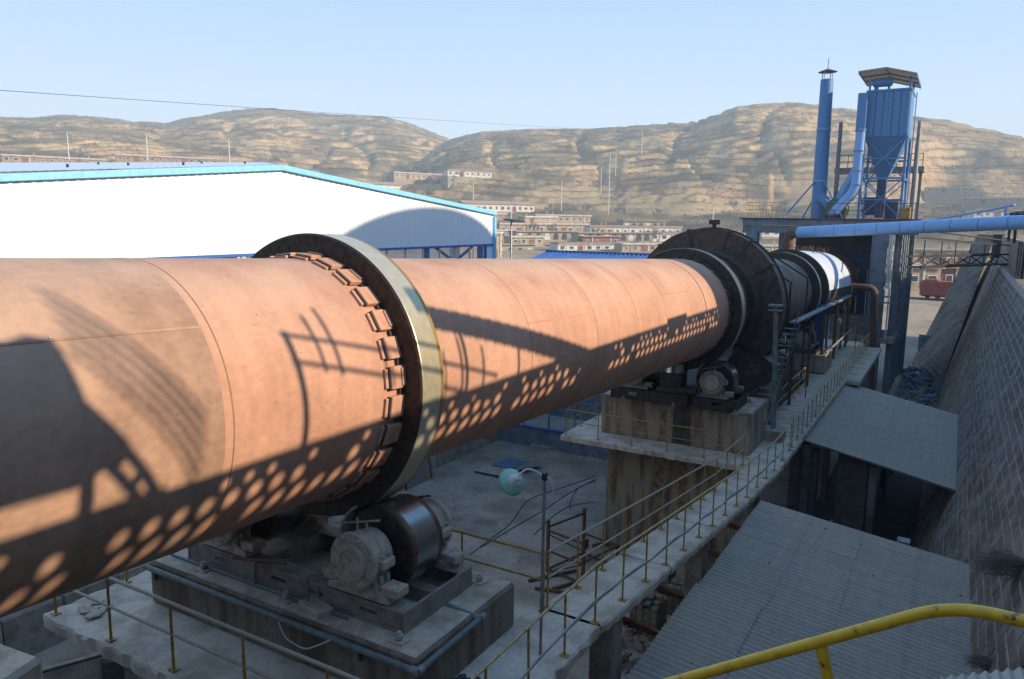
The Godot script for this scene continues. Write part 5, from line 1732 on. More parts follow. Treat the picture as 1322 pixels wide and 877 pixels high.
	# cables on the ground
	var runs := [[[-16.7, 25.2], [-16.8, 26.8], [-16.9, 28.9], [-17.8, 32.1], [-17.3, 33.8], [-16.3, 37.2]], [[-16.7, 26.1], [-16.6, 28.5], [-16.4, 31.3], [-16.4, 34.3], [-16.1, 36.8]], [[-15.4, 28.5], [-15.7, 30.8], [-15.6, 32.6], [-14.7, 33.6]], [[-15.3, 32.0], [-15.8, 32.9], [-16.4, 35.1], [-16.0, 36.5]]]
	var names := ["long black cable sweeping over the yard to the second pier", "black cable crossing the yard beside the long one", "short slack cable curving behind the rusty frame", "thin dark cable looping at the pier foot"]
	for i in 4:
		var path := []
		for q in runs[i]:
			path.append(P(q[0], -13.985, q[1]))
		single("ground_cable", pipe(round_path(path, 0.7, 5), 0.022, 5), M.cable_dark, names[i], "cable", "cables on the yard")
	single("ground_cable", pipe([P(-17.5, -13.985, 11.0), P(-17.0, -13.985, 12.2), P(-16.0, -13.985, 12.9), P(-15.6, -13.985, 14.5)], 0.018, 5), M.cable_dark, "black cable on the ground below the platform's broken edge", "cable", "cables on the yard")
	b = B.new()
	for i in 130:
		var q := rng.randf_range(0.015, 0.05)
		b.cbox(P(rng.randf_range(-24.0, -7.0), -13.99 + q * 0.3, rng.randf_range(12.0, 40.0)), Vector3(q * 1.6, q, q * 1.2), q * 0.25, Basis(Vector3.UP, rng.randf() * 3.0))
	struct("pebbles", b, M.stone, "stuff")
	for q in [[-15.0, 33.0, 0.8, "dark oil patch on the yard before the pier"], [-18.6, 28.0, 1.1, "dark patch on the yard between the cables"], [-20.0, 21.0, 1.3, "broad damp patch on the yard behind the roller"], [-14.6, 37.5, 0.9, "damp patch at the annex wall"]]:
		b = B.new()
		var pl := []
		for k in 22:
			var a := TAU * k / 22.0
			var rr: float = q[2] * rng.randf_range(0.75, 1.15)
			pl.append(Vector2(cos(a) * rr * 1.5, sin(a) * rr))
		for k in 22:
			b.flat(P(q[0], -13.992, q[1]), P(q[0] + pl[k].x, -13.992, q[1] + pl[k].y), P(q[0] + pl[(k + 1) % 22].x, -13.992, q[1] + pl[(k + 1) % 22].y), Vector3.UP)
		struct("ground_marking", b, M.damp)
	# broken concrete footing low in the corner
	b = B.new()
	b.cbox(P(-18.3, -11.9, 7.3), Vector3(3.2, 4.2, 1.6), 0.12, Basis(Vector3.UP, 0.1), 0.08, rng)
	for i in 12:
		b.cbox(P(-18.3 + rng.randf_range(-1.5, 1.5), -9.82 + rng.randf_range(-0.05, 0.03), 7.3 + rng.randf_range(-0.7, 0.7)), Vector3(0.5, 0.12, 0.4), 0.05, Basis(Vector3.UP, rng.randf() * 3.0), 0.04, rng)
	single("broken_footing", b, M.dusty, "broken rough concrete footing below the kiln beside the platform", "footing")
	var tr := thing("pipe_trench", "long low concrete trench wall with a cable in it below the platform", "trench", P(-22, -14, 10))
	b = B.new()
	b.cbar(P(-23.5, -13.5, 7.0), P(-20.3, -13.5, 13.6), 0.3, 1.0, 0.03)
	obj("trench_wall", b, M.concrete, tr)
	obj("cable", pipe([P(-23.3, -12.97, 7.0), P(-21.6, -12.97, 10.6), P(-20.2, -12.97, 13.6)], 0.04, 6), M.cable_dark, tr)
	# lamp post on the walkway
	var lp := thing("lamp_post", "slim pole with a pale green enamel lamp shade beside the walkway railing", "lamp", P(-5.42, -7.15, 10.4))
	obj("pole", pipe([P(-5.44, -7.15, 10.35), P(-5.42, -4.0, 10.35)], 0.026, 8), M.grey_steel, lp)
	obj("arm", pipe(round_path([P(-5.42, -4.06, 10.36), P(-5.5, -4.03, 10.34), P(-5.60, -3.97, 10.3), P(-5.68, -3.95, 10.25), P(-5.75, -4.0, 10.2), P(-5.81, -4.08, 10.12)], 0.03), 0.016, 6), M.white, lp)
	var dir := Vector3(-0.71, -0.56, -0.35).normalized()
	var sd := P(-5.80, -4.09, 10.13)
	b = B.new()
	b.lathe(sd, dir, [[0.10, 0.08], [0.125, 0.13], [0.16, 0.20], [0.195, 0.23], [0.205, 0.23], [0.195, 0.22], [0.16, 0.185], [0.12, 0.07]], 40, 0, TAU, Vector3.UP, true)
	obj("lamp_shade", b, M.shade_green, lp)
	b = B.new()
	b.lathe(sd, dir, [[-0.02, 0.0], [-0.02, 0.03], [0.0, 0.05], [0.03, 0.055], [0.035, 0.075], [0.06, 0.075], [0.065, 0.09], [0.09, 0.09], [0.095, 0.105], [0.125, 0.11]], 28)
	obj("lamp_neck", b, M.white, lp)
	obj("wire", pipe(round_path([P(-5.40, -4.06, 10.36), P(-5.32, -4.1, 10.4), P(-5.28, -4.35, 10.4), P(-5.36, -4.5, 10.4)], 0.06), 0.009, 5), M.white, lp)
	obj("junction", bars([[P(-5.42, -4.12, 10.35), P(-5.42, -4.0, 10.35)]], 0.07, 0.07), M.dark_steel, lp)

func build_near() -> void:
	var h := thing("yellow_handrail", "thick worn yellow pipe handrail curving up close to the eye", "handrail", P(-0.3, -3.2, 2.82))
	obj("rail", pipe(round_path([P(-1.9, -2.53, 2.80), P(0.085, -1.262, 2.815), P(1.5, -1.175, 2.58)], 0.13, 10), 0.0215, 20), M.handrail, h)
	obj("post", pipe([P(-0.315, -1.535, 2.82), P(-0.27, -1.7, 2.82), P(-0.21, -2.1, 2.82), P(-0.2, -3.2, 2.82)], 0.022, 16), M.handrail, h)
	var b := B.new()
	b.waves(P(0.15, -3.27, 6.0), P(0.6, -3.9, 3.4) - P(0.15, -3.27, 6.0), P(2.2, -2.72, 6.8) - P(0.15, -3.27, 6.0), Vector3(0, 1, -0.3).normalized(), 0.076, 0.012, 10)
	b.waves(P(0.15, -3.276, 6.0), P(0.6, -3.906, 3.4) - P(0.15, -3.276, 6.0), P(2.2, -2.726, 6.8) - P(0.15, -3.276, 6.0), Vector3(0, 1, -0.3).normalized(), 0.076, 0.012, 10)
	var s := thing("sheet_canopy", "edge of a pale corrugated sheet below the yellow handrail", "sheet", P(0.8, -3.6, 5.4))
	obj("sheet", b, M.sheet_grey, s)

# things on the terrace that stand outside the picture and cast the shadows on the kiln
func build_terrace() -> void:
	var X := 3.5
	var f := thing("terrace_fence", "sheet fence with two rows of punched holes on the stone wall's terrace", "fence", P(X, -3.3, 16))
	var b := B.new()
	b.box(P(X, -0.95, 13.9), Vector3(0.16, 4.7, 44.5))
	b.box(P(X, 1.7, 33.2), Vector3(0.16, 0.8, 5.9))
	obj("sheet_wall", b, M.concrete, f)
	b = B.new()
	b.bar(P(X, 2.12, -8.0), P(X, 2.12, 30.2), 0.1, 0.06)
	obj("top_bar", b, M.dark_steel, f)
	var rng := rng_of(3)
	var rows := [[1.44, 1.70, 0.0, 0.14, 0.085], [1.70, 1.91, 0.5, 0.13, 0.085], [1.91, 2.09, 0.0, 0.085, 0.05]]
	for k in 3:
		var q: Array = rows[k]
		var bb := B.new()
		var pitch := 0.362
		var z: float = 3.0 + q[2] * pitch
		b.box(P(X, (q[0] + q[1]) / 2, -2.4), Vector3(0.02, q[1] - q[0], 10.8))
		while z < 30.1:
			var closed := rng.randf() < (0.12 if k < 2 else 0.45)
			if z > 18.4 and z < 19.9: closed = true
			if z > 24.1 and z < 25.6 and k > 0: closed = rng.randf() < 0.7
			hole_cell(bb, X, z, q[0], pitch, q[1] - q[0], 0.0 if closed else q[3], q[4])
			z += pitch
		obj("holed_strip", bb, M.concrete, f)
	b = B.new()
	b.box(P(X + 0.02, 2.2, 25.1), Vector3(0.03, 0.22, 1.9))
	obj("sign_board", b, M.concrete, f)
	# stair rail and sloping sheet roof behind the fence
	var rl := thing("ramp_railing", "steel handrail descending along a ramp behind the holed fence", "railing", P(X, -1, 9.5))
	for q in [[3.80, 0.035], [3.36, 0.035]]:
		obj("rail", pipe([P(X, q[0], 9.4), P(X, q[0] - 5.0 * 0.31, 14.4)], q[1], 8), M.dark_steel, rl)
	for q in [[9.47, 1.9, 3.82, 0.055], [9.95, 3.1, 4.05, 0.035], [10.25, 3.0, 4.15, 0.035], [11.2, 2.6, 3.35, 0.025], [13.2, 1.9, 3.2, 0.035], [13.9, 1.9, 2.9, 0.035], [12.7, 1.9, 3.0, 0.025]]:
		obj("post", pipe([P(X, q[1], q[0]), P(X, q[2], q[0])], q[3], 8), M.dark_steel, rl)
	var sr := thing("ramp_roof", "sloping corrugated sheet roof over the ramp behind the holed fence", "roof", P(X, 2, 15))
	b = B.new()
	for i in 46:
		var z := 11.9 + i * 0.15
		var y := 4.2 - (z - 11.9) * 0.303
		b.box(P(X + 0.05, y - 0.24, z), Vector3(0.12, 0.46 + 0.03 * (i % 2), 0.152))
	obj("roof_edge", b, M.sheet_grey, sr)
	obj("prop", pipe([P(X, 2.0, 13.35), P(X, 3.5, 13.35)], 0.05, 6), M.dark_steel, sr)
	obj("prop", pipe([P(X, 2.0, 15.2), P(X, 2.8, 15.2)], 0.04, 6), M.dark_steel, sr)
	# machine house frame and its rods near the start of the fence
	var mh := thing("drive_frame", "dark machine casing on a gusseted steel frame beside the fence", "machine", P(X, -1, 5.5))
	b = B.new()
	b.prism(P(X - 0.05, 0, 0), Vector3(0, 0, -1), Vector3.UP, [Vector2(2.0, 2.55), Vector2(5.5, 2.62), Vector2(6.42, 2.6), Vector2(6.95, 2.8), Vector2(6.6, 3.35), Vector2(6.57, 4.12), Vector2(6.35, 4.22), Vector2(6.1, 4.16), Vector2(5.9, 4.3), Vector2(5.5, 4.26), Vector2(2.0, 4.6)], Vector3(0.3, 0, 0))
	obj("casing", b, M.dark_steel, mh)
	b = B.new()
	b.bar(P(X, 1.9, 6.48), P(X, 2.95, 6.48), 0.14, 0.14)
	b.bar(P(X, 2.15, 5.2), P(X, 2.15, 7.4), 0.1, 0.1)
	b.box(P(X, 2.45, 4.2), Vector3(0.14, 1.0, 2.5))
	obj("frame", b, M.dark_steel, mh)
	b = B.new()
	b.bar(P(X, 2.92, 6.48), P(X, 2.1, 7.13), 0.06, 0.11)
	b.bar(P(X, 3.36, 6.50), P(X, 2.1, 7.33), 0.06, 0.11)
	for q in [[6.63, 2.93], [6.82, 2.67], [7.02, 2.41]]:
		b.bar(P(X, q[1] + 0.03, q[0] - 0.02), P(X, q[1] - 0.05, q[0] + 0.04), 0.06, 0.22)
	obj("holed_brace", b, M.dark_steel, mh)
	for i in 5:
		obj("rod", pipe([P(X + 8.0, 8.71 - i * 0.22, 8.55 - i * 0.05), P(X + 8.0, 6.71 - i * 0.2, 9.6 - i * 0.02)], 0.03, 6), M.dark_steel, mh)
	# silo further up the terrace
	var si := thing("storage_silo", "big grey steel silo with domed top beyond the fence", "silo", P(16, -3.3, 41.2))
	b = B.new()
	b.lathe(P(16, 0, 41.2), Vector3.UP, [[-3.3, 5.6], [3.0, 6.2], [9.4, 8.8], [16.1, 8.8], [17.3, 0.0]], 48)
	obj("shell", b, M.grey_steel, si)

# the firing house that the kiln runs into, behind the eye
func build_firing_house() -> void:
	var r := thing("firing_house", "tall grey firing house at the kiln's burner end", "building", P(-8, -14, -11))
	var b := B.new()
	b.cbox(P(-8.5, -4.0, -15.0), Vector3(30.0, 20.0, 14.0), 0.1)
	obj("wall", b, M.grey_paint, r)
	b = B.new()
	b.cbox(P(-8.5, 6.3, -15.0), Vector3(31.5, 0.5, 15.0), 0.05)
	obj("roof", b, M.blue_roof, r)
	for i in 7:
		b = B.new()
		b.cbox(P(-21.0 + i * 4.2, 3.0, -7.95), Vector3(2.2, 2.6, 0.2), 0.02)
		obj("window", b, M.window_dark, r)

func build_bin() -> void:
	var r := thing("feed_bin", "square steel feed bin on legs beyond the storage silo", "bin", P(16, -3.3, 51.2))
	var b := B.new()
	b.cbox(P(16, 7.2, 51.3), Vector3(3.0, 6.4, 6.6), 0.1)
	obj("box", b, M.grey_steel, r)
	for x in [14.8, 17.2]:
		for z in [48.6, 54.0]:
			obj("leg", bars([[P(x, -3.3, z), P(x, 4.1, z)]], 0.3, 0.3), M.grey_steel, r)

func hole_cell(b: B, x: float, z: float, y: float, w: float, h: float, hw: float, hh: float) -> void:
	var t := 0.012
	if hw <= 0.0:
		b.box(P(x, y + h / 2, z + w / 2), Vector3(t * 2, h, w))
		return
	var c := Vector2(z + w / 2, y + h / 2)
	var ring := []
	var outer := []
	for i in 16:
		var a := TAU * i / 16.0
		var d := Vector2(cos(a), sin(a))
		ring.append(c + Vector2(d.x * hw * 0.78, d.y * hh * 1.0))
		var k := minf((w / 2) / maxf(absf(d.x), 1e-4), (h / 2) / maxf(absf(d.y), 1e-4))
		outer.append(c + d * k)
	for i in 16:
		var j := (i + 1) % 16
		for s in [-1.0, 1.0]:
			b.face(P(x + s * t, outer[i].y, outer[i].x), P(x + s * t, outer[j].y, outer[j].x), P(x + s * t, ring[j].y, ring[j].x), P(x + s * t, ring[i].y, ring[i].x), Vector3(s, 0, 0))
		b.face(P(x - t, ring[i].y, ring[i].x), P(x - t, ring[j].y, ring[j].x), P(x + t, ring[j].y, ring[j].x), P(x + t, ring[i].y, ring[i].x), P(0, c.y - ring[i].y, c.x - ring[i].x) - P(0, 0, 0))
	# corners the fan misses
	for sx in [-1.0, 1.0]:
		for sy in [-1.0, 1.0]:
			var corner := c + Vector2(sx * w / 2, sy * h / 2)
			var best := []
			for q in outer:
				if absf(absf(q.x - c.x) - w / 2) < 1e-4 and signf(q.x - c.x) == sx and signf(q.y - c.y) == sy: best.append(q)
				if absf(absf(q.y - c.y) - h / 2) < 1e-4 and signf(q.y - c.y) == sy and signf(q.x - c.x) == sx: best.append(q)
			for m in best.size() - 1:
				for s in [-1.0, 1.0]:
					b.flat(P(x + s * t, corner.y, corner.x), P(x + s * t, best[m].y, best[m].x), P(x + s * t, best[m + 1].y, best[m + 1].x), Vector3(s, 0, 0))

# ------------------------------------------------------------------ hills and village
const SKY_A := [[-70, 0.095], [-65.9, 0.0995], [-63.6, 0.1013], [-61.6, 0.104], [-60.6, 0.1079], [-59.1, 0.109], [-57.7, 0.1081], [-56.4, 0.1062], [-55, 0.1069], [-54.3, 0.1059], [-53.3, 0.1131], [-52.1, 0.117], [-50.6, 0.1239], [-49.1, 0.1281], [-47.6, 0.1304], [-45.8, 0.1292], [-43.9, 0.127], [-41.2, 0.126], [-39.6, 0.1261], [-37.9, 0.1184], [-36.2, 0.1077], [-35.1, 0.1004], [-33.4, 0.0855], [-31.7, 0.0675], [-28, 0.02]]
const SKY_B := [[-44, 0.02], [-41.3, 0.0442], [-39.6, 0.0583], [-37.9, 0.0695], [-36.5, 0.0855], [-34.8, 0.1005], [-32.8, 0.1088], [-31.1, 0.1112], [-28.3, 0.1136], [-24.9, 0.1148], [-21, 0.1193], [-18.3, 0.1216], [-15.6, 0.1217], [-12, 0.1183]]
const SKY_C := [[-30, 0.03], [-26, 0.02], [-23.7, 0.03], [-21, 0.05], [-19.3, 0.087], [-18.3, 0.107], [-17, 0.1249], [-15.7, 0.1319], [-14.6, 0.1406], [-12.1, 0.1419], [-10.6, 0.1419], [-8.1, 0.1339], [-7.1, 0.1323], [-6.1, 0.1254], [-2.9, 0.1194], [-1.2, 0.1145], [0.1, 0.1067], [1.8, 0.0987], [2.7, 0.093], [5.8, 0.0771], [20, 0.05]]
const BASE := [[0.0, -14.4], [305.0, -14.4], [345.0, -12.0], [400.0, -7.5], [480.0, 3.5], [560.0, 11.0], [700.0, 20.0], [1000.0, 26.0], [2000.0, 30.0]]

func look_up(tab: Array, x: float) -> float:
	if x <= tab[0][0]: return tab[0][1]
	for i in tab.size() - 1:
		if x < tab[i + 1][0]:
			return lerpf(tab[i][1], tab[i + 1][1], (x - tab[i][0]) / float(tab[i + 1][0] - tab[i][0]))
	return tab[-1][1]

var n_low: FastNoiseLite
var n_mid: FastNoiseLite
var n_fine: FastNoiseLite

func terrain_h(az: float, r: float) -> float:
	var x := sin(deg_to_rad(az)) * r
	var z := cos(deg_to_rad(az)) * r
	var h := look_up(BASE, r)
	h += 19.0 * smoothstep(-44.0, -58.0, az) * smoothstep(390.0, 520.0, r)
	var w := n_low.get_noise_2d(x, z)
	var m := n_mid.get_noise_2d(x, z)
	if r > 330.0:
		h += w * 2.2 * smoothstep(330.0, 430.0, r)
	var rise := 0.0
	for q in [[SKY_A, 1140.0, 600.0, 0.9], [SKY_B, 960.0, 500.0, 0.75], [SKY_C, 840.0, 520.0, 0.8]]:
		var tab: Array = q[0]
		var foot: float = q[2]
		var crest: float = q[1]
		if q[1] == 840.0:
			foot += 120.0 * smoothstep(-5.0, -1.0, az)
		foot += w * 26.0
		var top := look_up(tab, az) * crest
		if az < tab[0][0] or az > tab[-1][0]:
			top = 0.0
		var s := clampf((r - foot) / (crest - foot), 0.0, 1.0)
		# spurs and gullies run down the face
		var gul := absf(n_low.get_noise_2d(az * 20.0 + crest, r * 0.3))
		var cut := pow(1.0 - clampf(gul * 2.2, 0.0, 1.0), 3.0)
		var prof := pow(s, q[3])
		prof -= cut * 0.045 * sin(PI * clampf(s, 0.0, 1.0))
		prof += m * 0.035 * sin(PI * s)
		var hh := lerpf(h, top, prof)
		if r > crest:
			hh = top - (r - crest) * 0.03
		if hh > h:
			rise = maxf(rise, hh - h)
	h += rise
	# loess terraces
	var k := clampf(rise / 6.0, 0.0, 1.0) * (1.0 - smoothstep(0.0, 1.0, 0.0))
	var step := 5.4 + 1.8 * n_low.get_noise_2d(x * 0.5 + 900.0, z * 0.5)
	var q2 := h / step + w * 0.38 + m * 0.13
	q2 += 0.20 * n_low.get_noise_2d(az * 95.0, h * 0.8) * clampf(rise / 10.0, 0.0, 1.0)
	var fr := q2 - floorf(q2)
	var tr := floorf(q2) + smoothstep(0.68, 0.97, fr) * 0.97 + fr * 0.03
	var strong := clampf(0.72 + 0.9 * n_low.get_noise_2d(x + 300.0, z - 700.0), 0.45, 1.0)
	h = lerpf(h, h + (tr - q2) * step + 0.3 * step, k * strong)
	h += n_fine.get_noise_2d(x, z) * 0.6 * clampf(rise / 8.0, 0.0, 1.0)
	return h

func build_hills() -> void:
	n_low = FastNoiseLite.new(); n_low.seed = 4; n_low.frequency = 0.0055; n_low.fractal_octaves = 3
	n_mid = FastNoiseLite.new(); n_mid.seed = 9; n_mid.frequency = 0.016; n_mid.fractal_octaves = 3
	n_fine = FastNoiseLite.new(); n_fine.seed = 12; n_fine.frequency = 0.07; n_fine.fractal_octaves = 3
	var rs := []
	var r := 150.0
	while r < 1700.0:
		rs.append(r)
		r += 8.0 if r < 480 else (2.6 if r < 1000 else (5.0 if r < 1170 else 50.0))
	var na := 600
	var a0 := -76.0
	var a1 := 20.0
	var pos := PackedVector3Array()
	var col := PackedColorArray()
	var nor := PackedVector3Array()
	var idx := PackedInt32Array()
	var nr := rs.size()
	pos.resize(nr * (na + 1))
	for i in na + 1:
		var az := lerpf(a0, a1, i / float(na))
		var sx := sin(deg_to_rad(az))
		var cz := cos(deg_to_rad(az))
		for j in nr:
			var rr: float = rs[j]
			pos[i * nr + j] = P(sx * rr, terrain_h(az, rr), cz * rr)
	col.resize(pos.size())
	nor.resize(pos.size())
	for i in na + 1:
		for j in nr:
			var k := i * nr + j
			var dr := pos[mini(j + 1, nr - 1) + i * nr] - pos[maxi(j - 1, 0) + i * nr]
			var da := pos[j + mini(i + 1, na) * nr] - pos[j + maxi(i - 1, 0) * nr]
			var nn := dr.cross(da).normalized()
			if nn.y < 0: nn = -nn
			nor[k] = nn
			var p := pos[k]
			var scrub := n_mid.get_noise_2d(p.x * 1.3 + 70.0, p.z * 1.3)
			var fine := n_fine.get_noise_2d(p.x * 1.6, p.z * 1.6 + p.y)
			var band := n_low.get_noise_2d(p.x * 0.7, p.y * 14.0)
			var flat_c := Color(0.225, 0.17, 0.09).lerp(Color(0.09, 0.075, 0.045), smoothstep(-0.2, 0.3, scrub + fine * 0.25))
			var steep_c := Color(0.50, 0.355, 0.19).lerp(Color(0.45, 0.27, 0.145), smoothstep(0.0, 0.4, band))
			steep_c = steep_c.lerp(Color(0.16, 0.125, 0.085), smoothstep(-0.05, 0.25, scrub + fine * 0.4) * 0.9)
			var st := smoothstep(0.93, 0.80, nn.y + fine * 0.06)
			var cc := flat_c.lerp(steep_c, st)
			if rs[j] < 420.0:
				cc = cc.lerp(Color(0.34, 0.265, 0.18), 1.0 - smoothstep(330.0, 420.0, rs[j]))
			cc *= 1.0 + fine * 0.35
			cc.a = 1.0
			col[k] = cc
	for i in na:
		for j in nr - 1:
			var k := i * nr + j
			idx.append_array([k, k + 1, k + nr, k + 1, k + nr + 1, k + nr])
	# clockwise from above
	var t := (pos[idx[1]] - pos[idx[0]]).cross(pos[idx[2]] - pos[idx[0]])
	if t.y > 0:
		for i in range(0, idx.size(), 3):
			var s := idx[i + 1]
			idx[i + 1] = idx[i + 2]
			idx[i + 2] = s
	var ar := []
	ar.resize(Mesh.ARRAY_MAX)
	ar[Mesh.ARRAY_VERTEX] = pos
	ar[Mesh.ARRAY_NORMAL] = nor
	ar[Mesh.ARRAY_COLOR] = col
	ar[Mesh.ARRAY_INDEX] = idx
	var me := ArrayMesh.new()
	me.add_surface_from_arrays(Mesh.PRIMITIVE_TRIANGLES, ar)
	var o := MeshInstance3D.new()
	o.name = "hills"
	o.mesh = me
	o.material_override = M.terrain
	o.set_meta("kind", "structure")
	add_child(o, true)

func build_ground() -> void:
	var b := B.new()
	b.face(P(-2600, -14.12, -900), P(2600, -14.12, -900), P(2600, -14.12, 2600), P(-2600, -14.12, 2600), Vector3.UP)
	struct("valley_ground", b, mat(lin(0.37, 0.29, 0.195), 0.95, "grain", "blotch", 0.05, 0.0, 0.0, 0.012))
	b = B.new()
	b.face(P(-60, -14.0, -30), P(-0.6, -14.0, -30), P(-0.6, -14.0, 62), P(-60, -14.0, 62), Vector3.UP)
	struct("yard_ground", b, M.yard)
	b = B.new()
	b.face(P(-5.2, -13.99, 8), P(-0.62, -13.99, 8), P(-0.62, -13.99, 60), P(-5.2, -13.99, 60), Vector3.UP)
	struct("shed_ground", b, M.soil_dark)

# a long low village house; L and R are the ends of its front foot, seen from the kiln
func house(called: String, label: String, L: Array, Rr: Array, h: float, style: int, turn := 0.55) -> void:
	var a := P(L[0], (L[1] + Rr[1]) / 2, L[2])
	var c := P(Rr[0], (L[1] + Rr[1]) / 2, Rr[2])
	var mid := (a + c) * 0.5
	var along := (c - a).normalized().rotated(Vector3.UP, turn)
	var front := along.cross(Vector3.UP)
	if front.dot(P(0, 0, 0) - mid) < 0: front = -front
	front = Vector3(front.x, 0, front.z).normalized()
	along = Vector3.UP.cross(front)
	var len := (c - a).length() * (1.2 if turn > 0.3 else 1.0)
	var dep := 7.0
	var k := Basis(along, Vector3.UP, front)
	h *= 0.86
	var r := thing(called, label, "house", mid, "village houses")
	var wall_m: Material = [M.brick, M.house_white, M.stone_far, M.brick_tan, M.house_red, M.house_white][style % 6]
	var roof_m: Material = [M.house_white, M.roof_tan, M.stone_far, M.house_white, M.brick, M.roof_tan][style % 6]
	var rng := rng_of(int(absf(mid.x) * 7 + absf(mid.z)))
	var b := B.new()
	b.box(mid - front * dep * 0.5 + Vector3(0, h * 0.5 - 0.02, 0), Vector3(len, h, dep), k)
	obj("wall", b, wall_m, r)
	b = B.new()
	b.box(mid - front * dep * 0.5 - Vector3(0, 4.02, 0), Vector3(len + 1.6, 8.0, dep + 3.0), k)
	obj("plinth", b, M.stone_far, r)
	b = B.new()
	b.box(mid - front * (dep * 0.5 - 0.4) + Vector3(0, h + 0.2, 0), Vector3(len + 0.8, 0.45, dep + 1.2), k)
	if style == 1:
		b = B.new()
		b.prism(mid - along * (len * 0.5 + 0.4) + front * 0.7 + Vector3(0, h, 0), -front, Vector3.UP, [Vector2(0, 0), Vector2(dep + 1.4, 0), Vector2(dep + 1.4, 0.3), Vector2(dep * 0.5 + 0.7, 2.2), Vector2(0, 0.3)], along * (len + 0.8))
	var rf := obj("roof", b, roof_m, r)
	if style == 0 or style == 3 or style == 5:
		b = B.new()
		b.box(mid + front * 0.62 + Vector3(0, h - 0.05, 0), Vector3(len + 0.8, 0.75, 0.2), k)
		obj("eave_band", b, M.house_white, r)
		b = B.new()
		b.box(mid + front * 0.6 + Vector3(0, h + 0.52, 0), Vector3(len + 0.8, 0.22, 0.3), k)
		obj("red_coping", b, M.house_red, r)
	var n := maxi(2, int(len / 4.2))
	for i in n:
		var x := (i + 0.5) / n * len - len * 0.5
		var door := i % 6 == 2
		var s := Vector3(rng.randf_range(1.2, 2.4), rng.randf_range(1.4, 2.0), 0.2) if not door else Vector3(2.6, 2.9, 0.2)
		b = B.new()
		var at := mid + along * x + Vector3(0, 2.1 if not door else 1.46, 0)
		if style == 2:
			# arched cave-dwelling front
			b.prism(mid + along * (x - 1.45) + front * -0.1 + Vector3(0, 0.1, 0), along, Vector3.UP, [Vector2(0, 0), Vector2(2.9, 0), Vector2(2.9, 1.8), Vector2(2.45, 2.75), Vector2(1.45, 3.2), Vector2(0.45, 2.75), Vector2(0, 1.8)], front * 0.14)
			obj("arched_opening", b, M.window_dark if i % 3 else M.house_white, r)
			continue
		b.box(at + front * 0.0, s + Vector3(0, 0, 0.1), k)
		var o := obj("door" if door else "window", b, M.house_red if door else (M.house_white if style != 1 else M.brick), r)
		if not door:
			b = B.new()
			b.box(at + front * 0.1, Vector3(s.x - 0.4, s.y - 0.4, 0.15), k)
			obj("pane", b, M.window_dark, o)
		if i % 2 == 0 and style != 1:
			b = B.new()
			b.box(mid + along * (x + len / n * 0.5) + front * 0.1 + Vector3(0, h * 0.5, 0), Vector3(0.5, h, 0.3), k)
			obj("pier", b, M.house_white if style == 4 or rng.randf() < 0.4 else wall_m, r)
	if rng.randf() < 0.8:
		for i in 2:
			b = B.new()
			b.box(mid - front * 3.0 + along * rng.randf_range(-0.4, 0.4) * len + Vector3(0, h + 1.0, 0), Vector3(0.8, 2.0, 0.8), k)
			obj("chimney", b, M.brick, rf)

